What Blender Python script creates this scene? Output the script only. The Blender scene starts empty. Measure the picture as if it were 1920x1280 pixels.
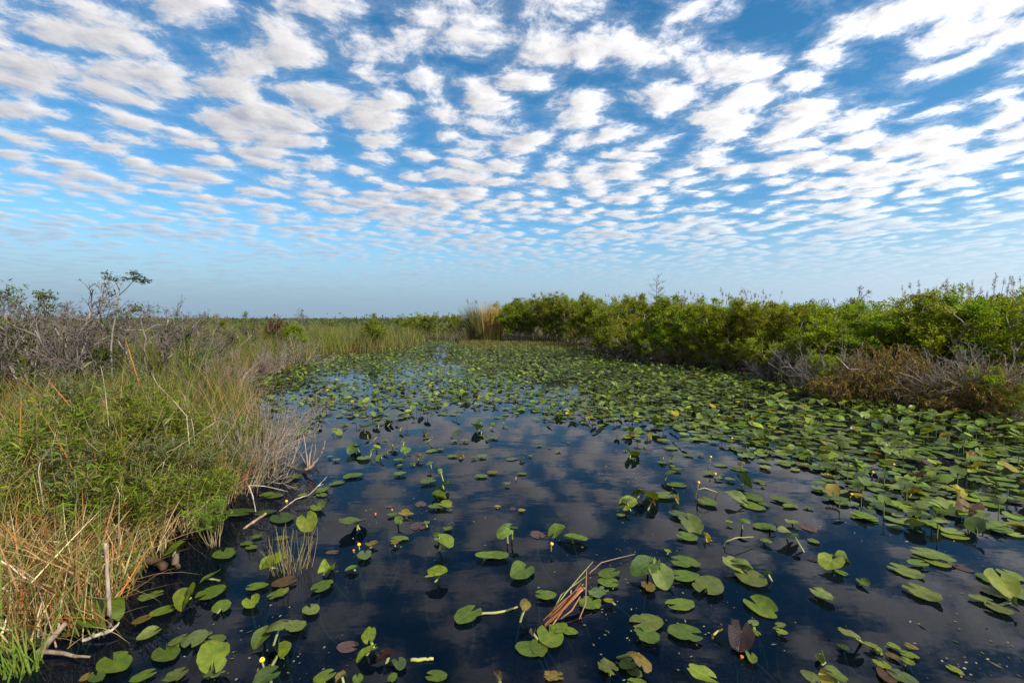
import bpy, math, random
import numpy as np
from mathutils import Vector, Matrix, Euler

# ------------------------------------------------------------------ camera
sc = bpy.context.scene
C = sc.collection
CAM_H = 2.2
F_PX, IMG_W, IMG_H = 880.0, 1920.0, 1280.0
PITCH = math.radians(2.75)                     # looking slightly down
cam_d = bpy.data.cameras.new('camera')
cam_d.sensor_width = 36.0
cam_d.lens = 36.0 * F_PX / IMG_W
cam_d.clip_start = 0.05
cam_d.clip_end = 30000.0
cam = bpy.data.objects.new('camera', cam_d)
C.objects.link(cam)
cam.location = (0, 0, CAM_H)
cam.rotation_euler = (math.radians(90) - PITCH, 0, 0)
sc.camera = cam

# ------------------------------------------------------------------ sun and sky
SUN_EL, SUN_AZ = math.radians(41), math.radians(127)   # azimuth clockwise from the view direction (+Y)
sun_dir = Vector((math.sin(SUN_AZ) * math.cos(SUN_EL), math.cos(SUN_AZ) * math.cos(SUN_EL), math.sin(SUN_EL)))
sd = bpy.data.lights.new('sun', 'SUN')
sd.energy = 5.0
sd.angle = math.radians(0.6)
sd.color = (1.0, 0.95, 0.86)
sun = bpy.data.objects.new('sun', sd)
C.objects.link(sun)
sun.rotation_euler = (-sun_dir).to_track_quat('-Z', 'Y').to_euler()
sun.location = sun_dir * 50

world = bpy.data.worlds.new('World')
sc.world = world
world.use_nodes = True


class NT:
    """small helper for node trees"""
    def __init__(self, tree):
        self.t = tree
        self.n = tree.nodes
        self.l = tree.links

    def put(self, sock, v):
        if isinstance(v, bpy.types.NodeSocket):
            self.l.new(v, sock)
        elif v is not None:
            try:
                sock.default_value = v
            except Exception:
                sock.default_value = tuple(v) + (1.0,)

    def node(self, typ, **kw):
        nd = self.n.new(typ)
        for k, v in kw.items():
            setattr(nd, k, v)
        return nd

    def math(self, op, a, b=None, c=None, clamp=False):
        nd = self.node('ShaderNodeMath', operation=op, use_clamp=clamp)
        self.put(nd.inputs[0], a)
        self.put(nd.inputs[1], b)
        self.put(nd.inputs[2], c)
        return nd.outputs[0]

    def vec(self, op, a, b=None, scale=None):
        nd = self.node('ShaderNodeVectorMath', operation=op)
        self.put(nd.inputs[0], a)
        self.put(nd.inputs[1], b)
        if scale is not None:
            self.put(nd.inputs['Scale'], scale)
        return nd.outputs['Value'] if op in ('DOT_PRODUCT', 'LENGTH', 'DISTANCE') else nd.outputs[0]

    def noise(self, vec, scale, detail=4, rough=0.5, color=False, dim='3D', lac=2.0):
        nd = self.node('ShaderNodeTexNoise', noise_dimensions=dim)
        self.put(nd.inputs['Vector'], vec)
        self.put(nd.inputs['Scale'], scale)
        self.put(nd.inputs['Detail'], detail)
        self.put(nd.inputs['Roughness'], rough)
        self.put(nd.inputs['Lacunarity'], lac)
        return nd.outputs['Color'] if color else nd.outputs[0]

    def smooth(self, v, a, b, lo=0.0, hi=1.0):
        nd = self.node('ShaderNodeMapRange', interpolation_type='SMOOTHSTEP')
        self.put(nd.inputs[0], v)
        self.put(nd.inputs[1], a)
        self.put(nd.inputs[2], b)
        self.put(nd.inputs[3], lo)
        self.put(nd.inputs[4], hi)
        return nd.outputs[0]

    def mix(self, fac, a, b, blend='MIX'):
        nd = self.node('ShaderNodeMix', data_type='RGBA', blend_type=blend)
        self.put(nd.inputs[0], fac)
        self.put(nd.inputs[6], a if isinstance(a, bpy.types.NodeSocket) else tuple(a) + (1.0,) * (4 - len(a)))
        self.put(nd.inputs[7], b if isinstance(b, bpy.types.NodeSocket) else tuple(b) + (1.0,) * (4 - len(b)))
        return nd.outputs[2]

    def rgb_scale(self, col, v):
        return self.vec('SCALE', col, scale=v)


wt = NT(world.node_tree)
wt.n.clear()
out = wt.node('ShaderNodeOutputWorld')
bg = wt.node('ShaderNodeBackground')
bg.inputs['Strength'].default_value = 0.062
sky = wt.node('ShaderNodeTexSky', sky_type='NISHITA', sun_disc=False)
sky.sun_elevation = SUN_EL
sky.sun_rotation = SUN_AZ
sky.air_density = 1.0
sky.dust_density = 0.6
sky.ozone_density = 3.5
hs = wt.node('ShaderNodeHueSaturation')
wt.l.new(sky.outputs[0], hs.inputs['Color'])
hs.inputs['Saturation'].default_value = 1.3
hs.inputs['Value'].default_value = 1.5
hs.inputs['Hue'].default_value = 0.49
clear = hs.outputs[0]
dirv = wt.node('ShaderNodeTexCoord').outputs['Generated']
sep = wt.node('ShaderNodeSeparateXYZ')
wt.l.new(dirv, sep.inputs[0])
dz = wt.math('MAXIMUM', sep.outputs[2], 0.0)
inv = wt.math('DIVIDE', 1.0, wt.math('ADD', dz, 0.05))
proj = wt.vec('SCALE', dirv, scale=inv)
flat = wt.vec('MULTIPLY', proj, (1.0, 1.0, 0.0))
# cloud streets run a little left of the view direction
rot = wt.node('ShaderNodeMapping', vector_type='POINT')
wt.l.new(flat, rot.inputs['Vector'])
rot.inputs['Rotation'].default_value = (0, 0, math.radians(-13))
rot.inputs['Location'].default_value = (3.7, 1.9, 0.0)
street = rot.outputs[0]
sun_uv = (math.sin(SUN_AZ - math.radians(13)), math.cos(SUN_AZ - math.radians(13)), 0.0)


def cloud_density(p):
    q = wt.vec('MULTIPLY', p, (1.0, 1.0, 1.0))
    warp = wt.vec('SCALE', wt.vec('SUBTRACT', wt.noise(q, 2.4, 3, 0.5, color=True, dim='2D'), (0.5, 0.5, 0.5)), scale=0.16)
    q = wt.vec('ADD', q, warp)
    vo = wt.node('ShaderNodeTexVoronoi', feature='SMOOTH_F1', voronoi_dimensions='2D')
    wt.put(vo.inputs['Vector'], q)
    vo.inputs['Scale'].default_value = 4.7
    vo.inputs['Smoothness'].default_value = 0.35
    puff = wt.math('SUBTRACT', 0.68, vo.outputs['Distance'])
    fine = wt.noise(q, 6.8, 9, 0.66, dim='2D')
    cover = wt.noise(p, 1.15, 2, 0.5, dim='2D')
    d = wt.math('MULTIPLY', puff, 1.0)
    d = wt.math('ADD', d, wt.math('MULTIPLY', wt.math('SUBTRACT', fine, 0.5), 1.45))
    d = wt.math('ADD', d, wt.math('MULTIPLY', wt.math('SUBTRACT', cover, 0.5), 1.05))
    return d


d0 = cloud_density(street)
d1 = cloud_density(wt.vec('ADD', street, wt.vec('SCALE', sun_uv, scale=0.075)))
alpha = wt.math('MAXIMUM', wt.smooth(d0, -0.02, 0.54), wt.smooth(d0, -0.25, 0.25, 0.0, 0.16))
thick = wt.smooth(d0, 0.1, 0.8)
side = wt.math('MULTIPLY', wt.math('SUBTRACT', d0, d1), 0.6)
cosg = wt.vec('DOT_PRODUCT', dirv, tuple(sun_dir))
fwd = wt.math('POWER', wt.smooth(cosg, -1.0, 0.75), 1.5)      # forward scattering: brighter towards the sun
lum = wt.math('ADD', 6.6, wt.math('MULTIPLY', fwd, 7.0))
lum = wt.math('MULTIPLY', lum, wt.math('SUBTRACT', 1.08, wt.math('MULTIPLY', thick, 0.30)))
lum = wt.math('MULTIPLY', lum, wt.math('ADD', 1.0, side))
ccol = wt.vec('SCALE', wt.mix(wt.smooth(lum, 3.5, 8.0), (0.90, 0.94, 1.12), (1.0, 0.985, 1.0)), scale=lum)
alpha = wt.math('MULTIPLY', alpha, wt.smooth(dz, 0.03, 0.26, 0.25, 1.0))
skyc = wt.mix(alpha, clear, ccol)
# far air near the horizon
hz = wt.vec('SCALE', wt.mix(fwd, (0.68, 1.04, 1.46), (0.94, 1.06, 1.18)), scale=wt.math('ADD', 3.6, wt.math('MULTIPLY', fwd, 5.0)))
hfac = wt.smooth(dz, 0.01, 0.20, 0.92, 0.0)
skyc = wt.mix(hfac, skyc, hz)
wt.l.new(skyc, bg.inputs['Color'])
wt.l.new(bg.outputs[0], out.inputs['Surface'])
try:
    world.cycles.sampling_method = 'MANUAL'
    world.cycles.sample_map_resolution = 512
except Exception:
    pass

sc.view_settings.view_transform = 'Standard'
sc.view_settings.look = 'None'
sc.view_settings.exposure = 0.75
sc.view_settings.gamma = 1.0

# ------------------------------------------------------------------ helpers: pixels of the photograph to places
random.seed(7)
RNG = np.random.default_rng(11)
CP, SP = math.cos(PITCH), math.sin(PITCH)


def ray(px, py):
    cx, cy = (px - IMG_W / 2) / F_PX, (IMG_H / 2 - py) / F_PX
    return (cx, CP + cy * SP, -SP + cy * CP)


def ground(px, py, z=0.0):
    """the place on the level z that the photograph shows there"""
    r = ray(px, py)
    t = (z - CAM_H) / r[2]
    return Vector((r[0] * t, r[1] * t, z))


def at_depth(px, py, y):
    r = ray(px, py)
    t = y / r[1]
    return Vector((r[0] * t, y, CAM_H + r[2] * t))


def to_px(x, y, z):
    f = y * CP - (z - CAM_H) * SP
    u = y * SP + (z - CAM_H) * CP
    return IMG_W / 2 + F_PX * x / f, IMG_H / 2 - F_PX * u / f


# ------------------------------------------------------------------ helpers: meshes
class Buf:
    def __init__(self):
        self.V, self.T, self.Q, self.K = [], [], [], []
        self.n = 0

    def add(self, V, tris=None, quads=None, col=(1, 1, 1)):
        V = np.asarray(V, dtype=np.float32).reshape(-1, 3)
        col = np.asarray(col, dtype=np.float32)
        if col.ndim == 1:
            col = np.tile(col, (len(V), 1))
        self.V.append(V)
        self.K.append(col.reshape(-1, 3))
        if tris is not None and len(tris):
            self.T.append(np.asarray(tris, dtype=np.int64).reshape(-1, 3) + self.n)
        if quads is not None and len(quads):
            self.Q.append(np.asarray(quads, dtype=np.int64).reshape(-1, 4) + self.n)
        self.n += len(V)

    def mesh(self, name, mat, smooth=False):
        me = bpy.data.meshes.new(name)
        V = np.concatenate(self.V)
        K = np.concatenate(self.K)
        T = np.concatenate(self.T) if self.T else np.zeros((0, 3), np.int64)
        Q = np.concatenate(self.Q) if self.Q else np.zeros((0, 4), np.int64)
        me.vertices.add(len(V))
        me.vertices.foreach_set('co', V.ravel())
        nl = T.size + Q.size
        me.loops.add(nl)
        me.loops.foreach_set('vertex_index', np.concatenate([T.ravel(), Q.ravel()]).astype(np.int32))
        npoly = len(T) + len(Q)
        me.polygons.add(npoly)
        st = np.concatenate([np.arange(len(T)) * 3, T.size + np.arange(len(Q)) * 4]).astype(np.int32)
        me.polygons.foreach_set('loop_start', st)
        if smooth:
            me.polygons.foreach_set('use_smooth', np.ones(npoly, dtype=bool))
        me.update(calc_edges=True)
        at = me.attributes.new('tint', 'FLOAT_COLOR', 'POINT')
        at.data.foreach_set('color', np.concatenate([K, np.ones((len(K), 1), np.float32)], axis=1).astype(np.float32).ravel())
        me.materials.append(mat)
        return me


def link(name, data, parent=None, loc=None):
    o = bpy.data.objects.new(name, data)
    C.objects.link(o)
    if parent is not None:
        o.parent = parent
    if loc is not None:
        o.location = loc
    return o


def tag(o, label=None, cat=None, group=None, kind=None):
    if label:
        o['label'] = label
    if cat:
        o['category'] = cat
    if group:
        o['group'] = group
    if kind:
        o['kind'] = kind
    return o


def thing(name, label, cat, loc=(0, 0, 0), rz=0.0, scale=1.0, group=None):
    o = link(name, None, None, loc)
    o.empty_display_size = 0.1
    o.rotation_euler = (0, 0, rz)
    o.scale = (scale, scale, scale) if not isinstance(scale, (tuple, list)) else scale
    return tag(o, label, cat, group)


def unit(a):
    a = np.asarray(a, dtype=np.float64)
    return a / np.maximum(np.linalg.norm(a, axis=-1, keepdims=True), 1e-9)


def pick(pal, n, rng, jit=0.12):
    """n colours out of a weighted palette [(weight, (r,g,b)), ...] with some jitter"""
    w = np.array([p[0] for p in pal], float)
    c = np.array([p[1] for p in pal], float)
    i = rng.choice(len(pal), size=n, p=w / w.sum())
    return np.clip(0.84 * c[i] * rng.uniform(1 - 2.5 * jit, 1 + 2.5 * jit, (n, 1)) * rng.uniform(1 - jit, 1 + jit, (n, 3)), 0, 1)


def blades(buf, base, az, lean, curl, h, w, k, col, rng):
    n = len(base)
    if n == 0:
        return
    wb = rng.uniform(0, math.pi, n)
    wv = np.stack([np.cos(wb), np.sin(wb), np.zeros(n)], 1)
    P = np.array(base, dtype=np.float64)
    out = np.zeros((n, 2 * k + 1, 3))
    for s in range(k + 1):
        tw = (1 - (s / k) ** 1.6) * 0.5
        if s < k:
            out[:, 2 * s] = P - wv * (w * tw)[:, None]
            out[:, 2 * s + 1] = P + wv * (w * tw)[:, None]
        else:
            out[:, 2 * k] = P
        a = lean + curl * (s + 0.5) / k
        st = h / k
        P = P + np.stack([np.sin(a) * np.cos(az) * st, np.sin(a) * np.sin(az) * st, np.cos(a) * st], 1)
    m = 2 * k + 1
    off = (np.arange(n) * m)[:, None]
    Q = []
    for s in range(k - 1):
        Q.append(off + np.array([[2 * s, 2 * s + 1, 2 * s + 3, 2 * s + 2]]))
    T = off + np.array([[2 * k - 2, 2 * k - 1, 2 * k]])
    buf.add(out.reshape(-1, 3), T, np.concatenate(Q) if Q else None, np.repeat(col, m, axis=0))


def leaves(buf, pos, d, length, width, col, rng, fold=0.18, droop=0.0):
    """flat bent leaves: a diamond folded along its midrib"""
    n = len(pos)
    d = unit(d)
    s = unit(np.cross(d, rng.normal(0, 0.55, (n, 3)) + np.array([[0.0, -0.12, 1.0]])))
    nr = np.cross(s, d)
    L, W = length[:, None], width[:, None]
    V = np.zeros((n, 4, 3))
    V[:, 0] = pos
    V[:, 1] = pos + d * L * 0.45 + s * W * 0.5 + nr * W * fold
    V[:, 2] = pos + d * L
    V[:, 2, 2] -= droop * length
    V[:, 3] = pos + d * L * 0.45 - s * W * 0.5 + nr * W * fold
    off = (np.arange(n) * 4)[:, None]
    T = np.concatenate([off + np.array([[0, 1, 2]]), off + np.array([[0, 2, 3]])])
    buf.add(V.reshape(-1, 3), T, None, np.repeat(col, 4, axis=0))


def long_leaves(buf, pos, d, length, width, col, rng, droop=0.5):
    n = len(pos)
    d = unit(d)
    s = unit(np.cross(d, np.array([[0, 0, 1.0]]) + rng.normal(0, 0.35, (n, 3))))
    L, W = length[:, None], width[:, None]
    z = np.array([[0, 0, 1.0]])
    V = np.zeros((n, 6, 3))
    p1 = pos + d * L * 0.33
    d2 = unit(d - z * droop * rng.uniform(0.3, 1.0, (n, 1)))
    p2 = p1 + d2 * L * 0.35
    d3 = unit(d2 - z * droop * rng.uniform(0.3, 1.2, (n, 1)))
    V[:, 0] = pos
    V[:, 1], V[:, 2] = p1 + s * W * 0.5, p1 - s * W * 0.5
    V[:, 3], V[:, 4] = p2 + s * W * 0.42, p2 - s * W * 0.42
    V[:, 5] = p2 + d3 * L * 0.32
    off = (np.arange(n) * 6)[:, None]
    T = np.concatenate([off + np.array([[0, 1, 2]]), off + np.array([[4, 3, 5]])])
    Q = off + np.array([[2, 1, 3, 4]])
    buf.add(V.reshape(-1, 3), T, Q, np.repeat(col, 6, axis=0))


def tubes(buf, polys, sides=4, col=(1, 1, 1), cols=None):
    """polys: list of (points (n,3), radii (n))"""
    by = {}
    for i, (p, r) in enumerate(polys):
        by.setdefault(len(p), []).append(i)
    for n, idx in by.items():
        P = np.array([polys[i][0] for i in idx], dtype=np.float64)
        R = np.array([polys[i][1] for i in idx], dtype=np.float64)
        m = len(idx)
        tg = np.zeros_like(P)
        tg[:, 1:-1] = P[:, 2:] - P[:, :-2]
        tg[:, 0] = P[:, 1] - P[:, 0]
        tg[:, -1] = P[:, -1] - P[:, -2]
        tg = unit(tg)
        ref = np.where(np.abs(tg[..., 2:3]) > 0.9, np.array([1.0, 0, 0]), np.array([0, 0, 1.0]))
        u = unit(np.cross(tg, ref))
        v = np.cross(tg, u)
        a = np.arange(sides) * 2 * math.pi / sides
        ring = P[:, :, None, :] + R[:, :, None, None] * (u[:, :, None, :] * np.cos(a)[None, None, :, None] + v[:, :, None, :] * np.sin(a)[None, None, :, None])
        V = ring.reshape(m, n * sides, 3)
        q = []
        for s in range(n - 1):
            for k in range(sides):
                k2 = (k + 1) % sides
                q.append([s * sides + k, s * sides + k2, (s + 1) * sides + k2, (s + 1) * sides + k])
        Q = (np.arange(m) * n * sides)[:, None, None] + np.array(q)[None]
        if cols is not None:
            cc = np.repeat(np.array([cols[i] for i in idx]), n * sides, axis=0)
        else:
            cc = col
        T = None
        if sides >= 5:                      # close the ends of thick wood
            t = [[0, k + 1, k] for k in range(1, sides - 1)] + [[(n - 1) * sides, (n - 1) * sides + k, (n - 1) * sides + k + 1] for k in range(1, sides - 1)]
            T = ((np.arange(m) * n * sides)[:, None, None] + np.array(t)[None]).reshape(-1, 3)
        buf.add(V.reshape(-1, 3), T, Q.reshape(-1, 4), cc)


def grow(rng, p, d, length, r, spec, level, out):
    ns = spec['seg'][level]
    jit, up = spec['jit'][level], spec['up'][level]
    pts = [np.array(p, float)]
    ds = []
    d = np.array(d, float)
    for i in range(ns):
        d = d + rng.normal(0, jit, 3)
        d[2] += up
        d = d / math.sqrt(d[0] * d[0] + d[1] * d[1] + d[2] * d[2])
        pts.append(pts[-1] + d * (length / ns))
        ds.append(d)
    rad = np.linspace(r, r * spec['taper'][level], ns + 1)
    out.append((level, np.array(pts), rad))
    if level + 1 < len(spec['seg']):
        nch = spec['n'][level]
        nch = int(nch * rng.uniform(0.75, 1.25) + 0.5)
        for c in range(nch):
            t = rng.uniform(spec['t0'][level], 1.0) * ns
            i = min(int(t), ns - 1)
            f = t - i
            q = pts[i] * (1 - f) + pts[i + 1] * f
            dd = ds[i]
            perp = np.cross(dd, rng.normal(0, 1, 3))
            perp /= max(np.linalg.norm(perp), 1e-6)
            ang = spec['ang'][level] * rng.uniform(0.6, 1.3)
            nd = dd * math.cos(ang) + perp * math.sin(ang)
            grow(rng, q, nd, length * spec['ratio'][level] * rng.uniform(0.6, 1.2) * (1 - 0.35 * t / ns), r * spec['rr'][level], spec, level + 1, out)


# ------------------------------------------------------------------ helpers: materials
def new_mat(name):
    m = bpy.data.materials.new(name)
    m.use_nodes = True
    t = NT(m.node_tree)
    t.n.clear()
    return m, t


def plant_mat(name, trans=0.3, rough=0.5, spec=0.3, vary=0.06):
    m, t = new_mat(name)
    at = t.node('ShaderNodeAttribute', attribute_name='tint')
    oi = t.node('ShaderNodeObjectInfo')
    h = t.node('ShaderNodeHueSaturation')
    t.put(h.inputs['Hue'], t.math('ADD', 0.5 - vary * 0.25, t.math('MULTIPLY', oi.outputs['Random'], vary * 0.5)))
    t.put(h.inputs['Value'], t.math('ADD', 1 - vary * 2, t.math('MULTIPLY', oi.outputs['Random'], vary * 4)))
    t.put(h.inputs['Color'], at.outputs['Color'])
    b = t.node('ShaderNodeBsdfPrincipled')
    t.put(b.inputs['Base Color'], h.outputs[0])
    b.inputs['Roughness'].default_value = rough
    b.inputs['Specular IOR Level'].default_value = spec
    o = t.node('ShaderNodeOutputMaterial')
    if trans > 0:
        tr = t.node('ShaderNodeBsdfTranslucent')
        t.put(tr.inputs['Color'], t.mix(1.0, h.outputs[0], (1.0, 1.1, 0.6), 'MULTIPLY'))
        mx = t.node('ShaderNodeMixShader')
        mx.inputs[0].default_value = trans
        t.l.new(b.outputs[0], mx.inputs[1])
        t.l.new(tr.outputs[0], mx.inputs[2])
        t.l.new(mx.outputs[0], o.inputs[0])
    else:
        t.l.new(b.outputs[0], o.inputs[0])
    return m


def wood_mat(name, c1, c2, scale=18.0):
    m, t = new_mat(name)
    co = t.node('ShaderNodeTexCoord').outputs['Object']
    st = t.vec('MULTIPLY', co, (1.0, 1.0, 0.22))
    n1 = t.noise(st, scale, 6, 0.65)
    n2 = t.noise(co, scale * 0.35, 3, 0.5)
    f = t.smooth(t.math('ADD', t.math('MULTIPLY', n1, 0.7), t.math('MULTIPLY', n2, 0.4)), 0.35, 0.75)
    col = t.mix(f, c1, c2)
    at = t.node('ShaderNodeAttribute', attribute_name='tint')
    col = t.mix(1.0, col, at.outputs['Color'], 'MULTIPLY')
    b = t.node('ShaderNodeBsdfPrincipled')
    t.put(b.inputs['Base Color'], col)
    b.inputs['Roughness'].default_value = 0.85
    b.inputs['Specular IOR Level'].default_value = 0.2
    bp = t.node('ShaderNodeBump')
    bp.inputs['Strength'].default_value = 0.8
    bp.inputs['Distance'].default_value = 0.01
    t.put(bp.inputs['Height'], n1)
    t.l.new(bp.outputs[0], b.inputs['Normal'])
    o = t.node('ShaderNodeOutputMaterial')
    t.l.new(b.outputs[0], o.inputs[0])
    return m


M_LEAF = plant_mat('shrub_leaf', 0.5, 0.5, 0.18, 0.10)
M_GRASS = plant_mat('grass_blade', 0.25, 0.55, 0.25, 0.0)
M_DRY = plant_mat('dry_stalk', 0.12, 0.7, 0.15, 0.0)
M_BARK = plant_mat('bark', 0.0, 0.85, 0.15, 0.04)
M_WOOD = wood_mat('weathered_wood', (0.10, 0.075, 0.055), (0.50, 0.45, 0.38))
M_LOG = wood_mat('dark_log', (0.02, 0.013, 0.009), (0.11, 0.075, 0.05))


def pad_mat(name, use_attr):
    """leaf of the water lily: veins, mottling and brown spots on the leaf's own colour"""
    m, t = new_mat(name)
    if use_attr:
        base = t.node('ShaderNodeAttribute', attribute_name='tint').outputs['Color']
        co = t.node('ShaderNodeTexCoord').outputs['Object']
        n1 = t.noise(co, 14.0, 4, 0.6)
        col = t.mix(t.smooth(n1, 0.35, 0.7), t.mix(1.0, base, (0.72, 0.78, 0.75), 'MULTIPLY'), t.mix(1.0, base, (1.15, 1.1, 1.0), 'MULTIPLY'))
        hgt = n1
    else:
        oi = t.node('ShaderNodeObjectInfo')
        base = oi.outputs['Color']
        co = t.node('ShaderNodeTexCoord').outputs['Object']
        rnd = t.vec('SCALE', (7.3, 3.1, 5.7), scale=t.math('MULTIPLY', oi.outputs['Random'], 9.0))
        cr = t.vec('ADD', co, rnd)
        n1 = t.noise(cr, 5.0, 5, 0.62)
        n2 = t.noise(cr, 42.0, 4, 0.7)
        sp = t.node('ShaderNodeSeparateXYZ')
        t.l.new(co, sp.inputs[0])
        ax = t.math('ABSOLUTE', sp.outputs[0])
        ph = t.math('ADD', t.math('MULTIPLY', t.math('SUBTRACT', sp.outputs[1], t.math('MULTIPLY', ax, 0.95)), 13.0), t.math('MULTIPLY', n1, 0.5))
        fr = t.math('ABSOLUTE', t.math('SUBTRACT', t.math('FRACT', ph), 0.5))
        vein = t.smooth(fr, 0.0, 0.09, 1.0, 0.0)
        mid = t.smooth(ax, 0.004, 0.014, 1.0, 0.0)
        vein = t.math('MAXIMUM', t.math('MULTIPLY', vein, 0.45), mid)
        col = t.mix(t.smooth(n1, 0.3, 0.72), t.mix(1.0, base, (0.55, 0.66, 0.75), 'MULTIPLY'), t.mix(1.0, base, (1.22, 1.1, 0.9), 'MULTIPLY'))
        col = t.mix(t.math('MULTIPLY', vein, 0.55), col, t.mix(1.0, base, (1.6, 1.45, 1.5), 'MULTIPLY'))
        col = t.mix(t.smooth(n2, 0.62, 0.74, 0.0, 0.5), col, t.mix(1.0, base, (0.5, 0.5, 0.5), 'MULTIPLY'))
        edge = t.smooth(t.math('ADD', t.math('MULTIPLY', n1, 1.0), t.math('MULTIPLY', t.vec('LENGTH', co), 0.55)), 0.84, 0.98)
        col = t.mix(t.math('MULTIPLY', edge, 0.7), col, (0.10, 0.062, 0.018))
        hgt = t.math('ADD', t.math('MULTIPLY', vein, -0.6), t.math('MULTIPLY', n2, 0.8))
    b = t.node('ShaderNodeBsdfPrincipled')
    t.put(b.inputs['Base Color'], col)
    b.inputs['Roughness'].default_value = 0.4
    b.inputs['Specular IOR Level'].default_value = 0.32
    bp = t.node('ShaderNodeBump')
    bp.inputs['Strength'].default_value = 0.5
    bp.inputs['Distance'].default_value = 0.012
    t.put(bp.inputs['Height'], hgt)
    t.l.new(bp.outputs[0], b.inputs['Normal'])
    tr = t.node('ShaderNodeBsdfTranslucent')
    t.put(tr.inputs['Color'], t.mix(1.0, col, (1.3, 1.3, 0.5), 'MULTIPLY'))
    mx = t.node('ShaderNodeMixShader')
    mx.inputs[0].default_value = 0.22
    t.l.new(b.outputs[0], mx.inputs[1])
    t.l.new(tr.outputs[0], mx.inputs[2])
    o = t.node('ShaderNodeOutputMaterial')
    t.l.new(mx.outputs[0], o.inputs[0])
    return m


M_PAD = pad_mat('lily_pad_leaf', False)
M_PADS = pad_mat('lily_field_leaf', True)
M_STALK = plant_mat('lily_stalk', 0.1, 0.45, 0.4, 0.03)


def flat_mat(name, col, rough=0.5, spec=0.4):
    m, t = new_mat(name)
    b = t.node('ShaderNodeBsdfPrincipled')
    co = t.node('ShaderNodeTexCoord').outputs['Object']
    t.put(b.inputs['Base Color'], t.mix(t.noise(co, 60.0, 3, 0.6), tuple(c * 0.75 for c in col), tuple(min(1, c * 1.2) for c in col)))
    b.inputs['Roughness'].default_value = rough
    b.inputs['Specular IOR Level'].default_value = spec
    o = t.node('ShaderNodeOutputMaterial')
    t.l.new(b.outputs[0], o.inputs[0])
    return m


# ------------------------------------------------------------------ the pond's outline and the ground
SHORE_PX = [(0, 1232), (60, 1225), (190, 1190), (235, 1110), (300, 1045), (330, 1005), (395, 960), (490, 905), (512, 868), (500, 826),
            (470, 785), (440, 742), (475, 702), (560, 684), (592, 668), (700, 661), (780, 651), (800, 639), (828, 632), (846, 634), (850, 641),
            (900, 640), (945, 640), (1010, 641), (1085, 646), (1130, 662), (1200, 675), (1290, 686), (1390, 697), (1430, 716),
            (1530, 746), (1640, 757), (1760, 772), (1850, 786), (1920, 792)]
shore = [ground(x, y) for x, y in SHORE_PX]
SHORE = np.array([(-9.0, 2.4), (-4.2, 2.65)] + [(p.x, p.y) for p in shore] + [(14.5, 7.5), (17.0, 0.0), (14.0, -9.0), (-8.0, -9.0), (-11.0, -3.0)])


def sdf(x, y):
    """distance to the shore, negative over the water"""
    x, y = np.asarray(x, float), np.asarray(y, float)
    best = np.full(x.shape, 1e9)
    inside = np.zeros(x.shape, bool)
    n = len(SHORE)
    for i in range(n):
        ax, ay = SHORE[i]
        bx, by = SHORE[(i + 1) % n]
        ex, ey = bx - ax, by - ay
        t = np.clip(((x - ax) * ex + (y - ay) * ey) / max(ex * ex + ey * ey, 1e-9), 0, 1)
        best = np.minimum(best, (x - ax - t * ex) ** 2 + (y - ay - t * ey) ** 2)
        cond = ((ay > y) != (by > y))
        xi = ax + (y - ay) / (ey if abs(ey) > 1e-9 else 1e-9) * ex
        inside ^= cond & (x < xi)
    return np.where(inside, -1, 1) * np.sqrt(best)


def ground_z(x, y):
    s = sdf(x, y)
    z = np.where(s < 0, np.maximum(-0.75, s * 0.9 - 0.05), 0.02 + 0.08 * np.clip(s, 0, 1))
    return z + 0.03 * np.sin(x * 2.1 + y * 0.7) * np.sin(y * 1.7 - x)


def axis(n, lim, a, c):
    u = np.linspace(-1, 1, n)
    return c + np.sinh(u * a) / math.sinh(a) * lim


gx, gy = axis(280, 9000, 9.2, 0.0), axis(300, 9000, 8.8, 8.0)
GX, GY = np.meshgrid(gx, gy)
GZ = ground_z(GX, GY)
nv = len(gx)
b = Buf()
ii = (np.arange(len(gy) - 1)[:, None] * nv + np.arange(nv - 1)[None]).ravel()
b.add(np.stack([GX, GY, GZ], -1).reshape(-1, 3), None, np.stack([ii, ii + 1, ii + 1 + nv, ii + nv], 1), (1, 1, 1))
M_GROUND, t = new_mat('marsh_soil')
co = t.node('ShaderNodeTexCoord').outputs['Object']
n1 = t.noise(co, 0.9, 6, 0.65)
n2 = t.noise(co, 0.035, 4, 0.6)
col = t.mix(t.smooth(n1, 0.35, 0.65), (0.018, 0.013, 0.008), (0.05, 0.04, 0.018))
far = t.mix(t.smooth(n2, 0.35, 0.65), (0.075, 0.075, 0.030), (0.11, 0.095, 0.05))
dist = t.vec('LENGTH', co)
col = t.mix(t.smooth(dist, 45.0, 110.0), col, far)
bs = t.node('ShaderNodeBsdfPrincipled')
t.put(bs.inputs['Base Color'], col)
bs.inputs['Roughness'].default_value = 0.95
bs.inputs['Specular IOR Level'].default_value = 0.1
bp = t.node('ShaderNodeBump')
bp.inputs['Strength'].default_value = 0.9
bp.inputs['Distance'].default_value = 0.15
t.put(bp.inputs['Height'], n1)
t.l.new(bp.outputs[0], bs.inputs['Normal'])
o = t.node('ShaderNodeOutputMaterial')
t.l.new(bs.outputs[0], o.inputs[0])
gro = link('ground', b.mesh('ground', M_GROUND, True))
tag(gro, 'dark peaty marsh ground under the grass and shrubs', None, None, 'structure')

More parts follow.
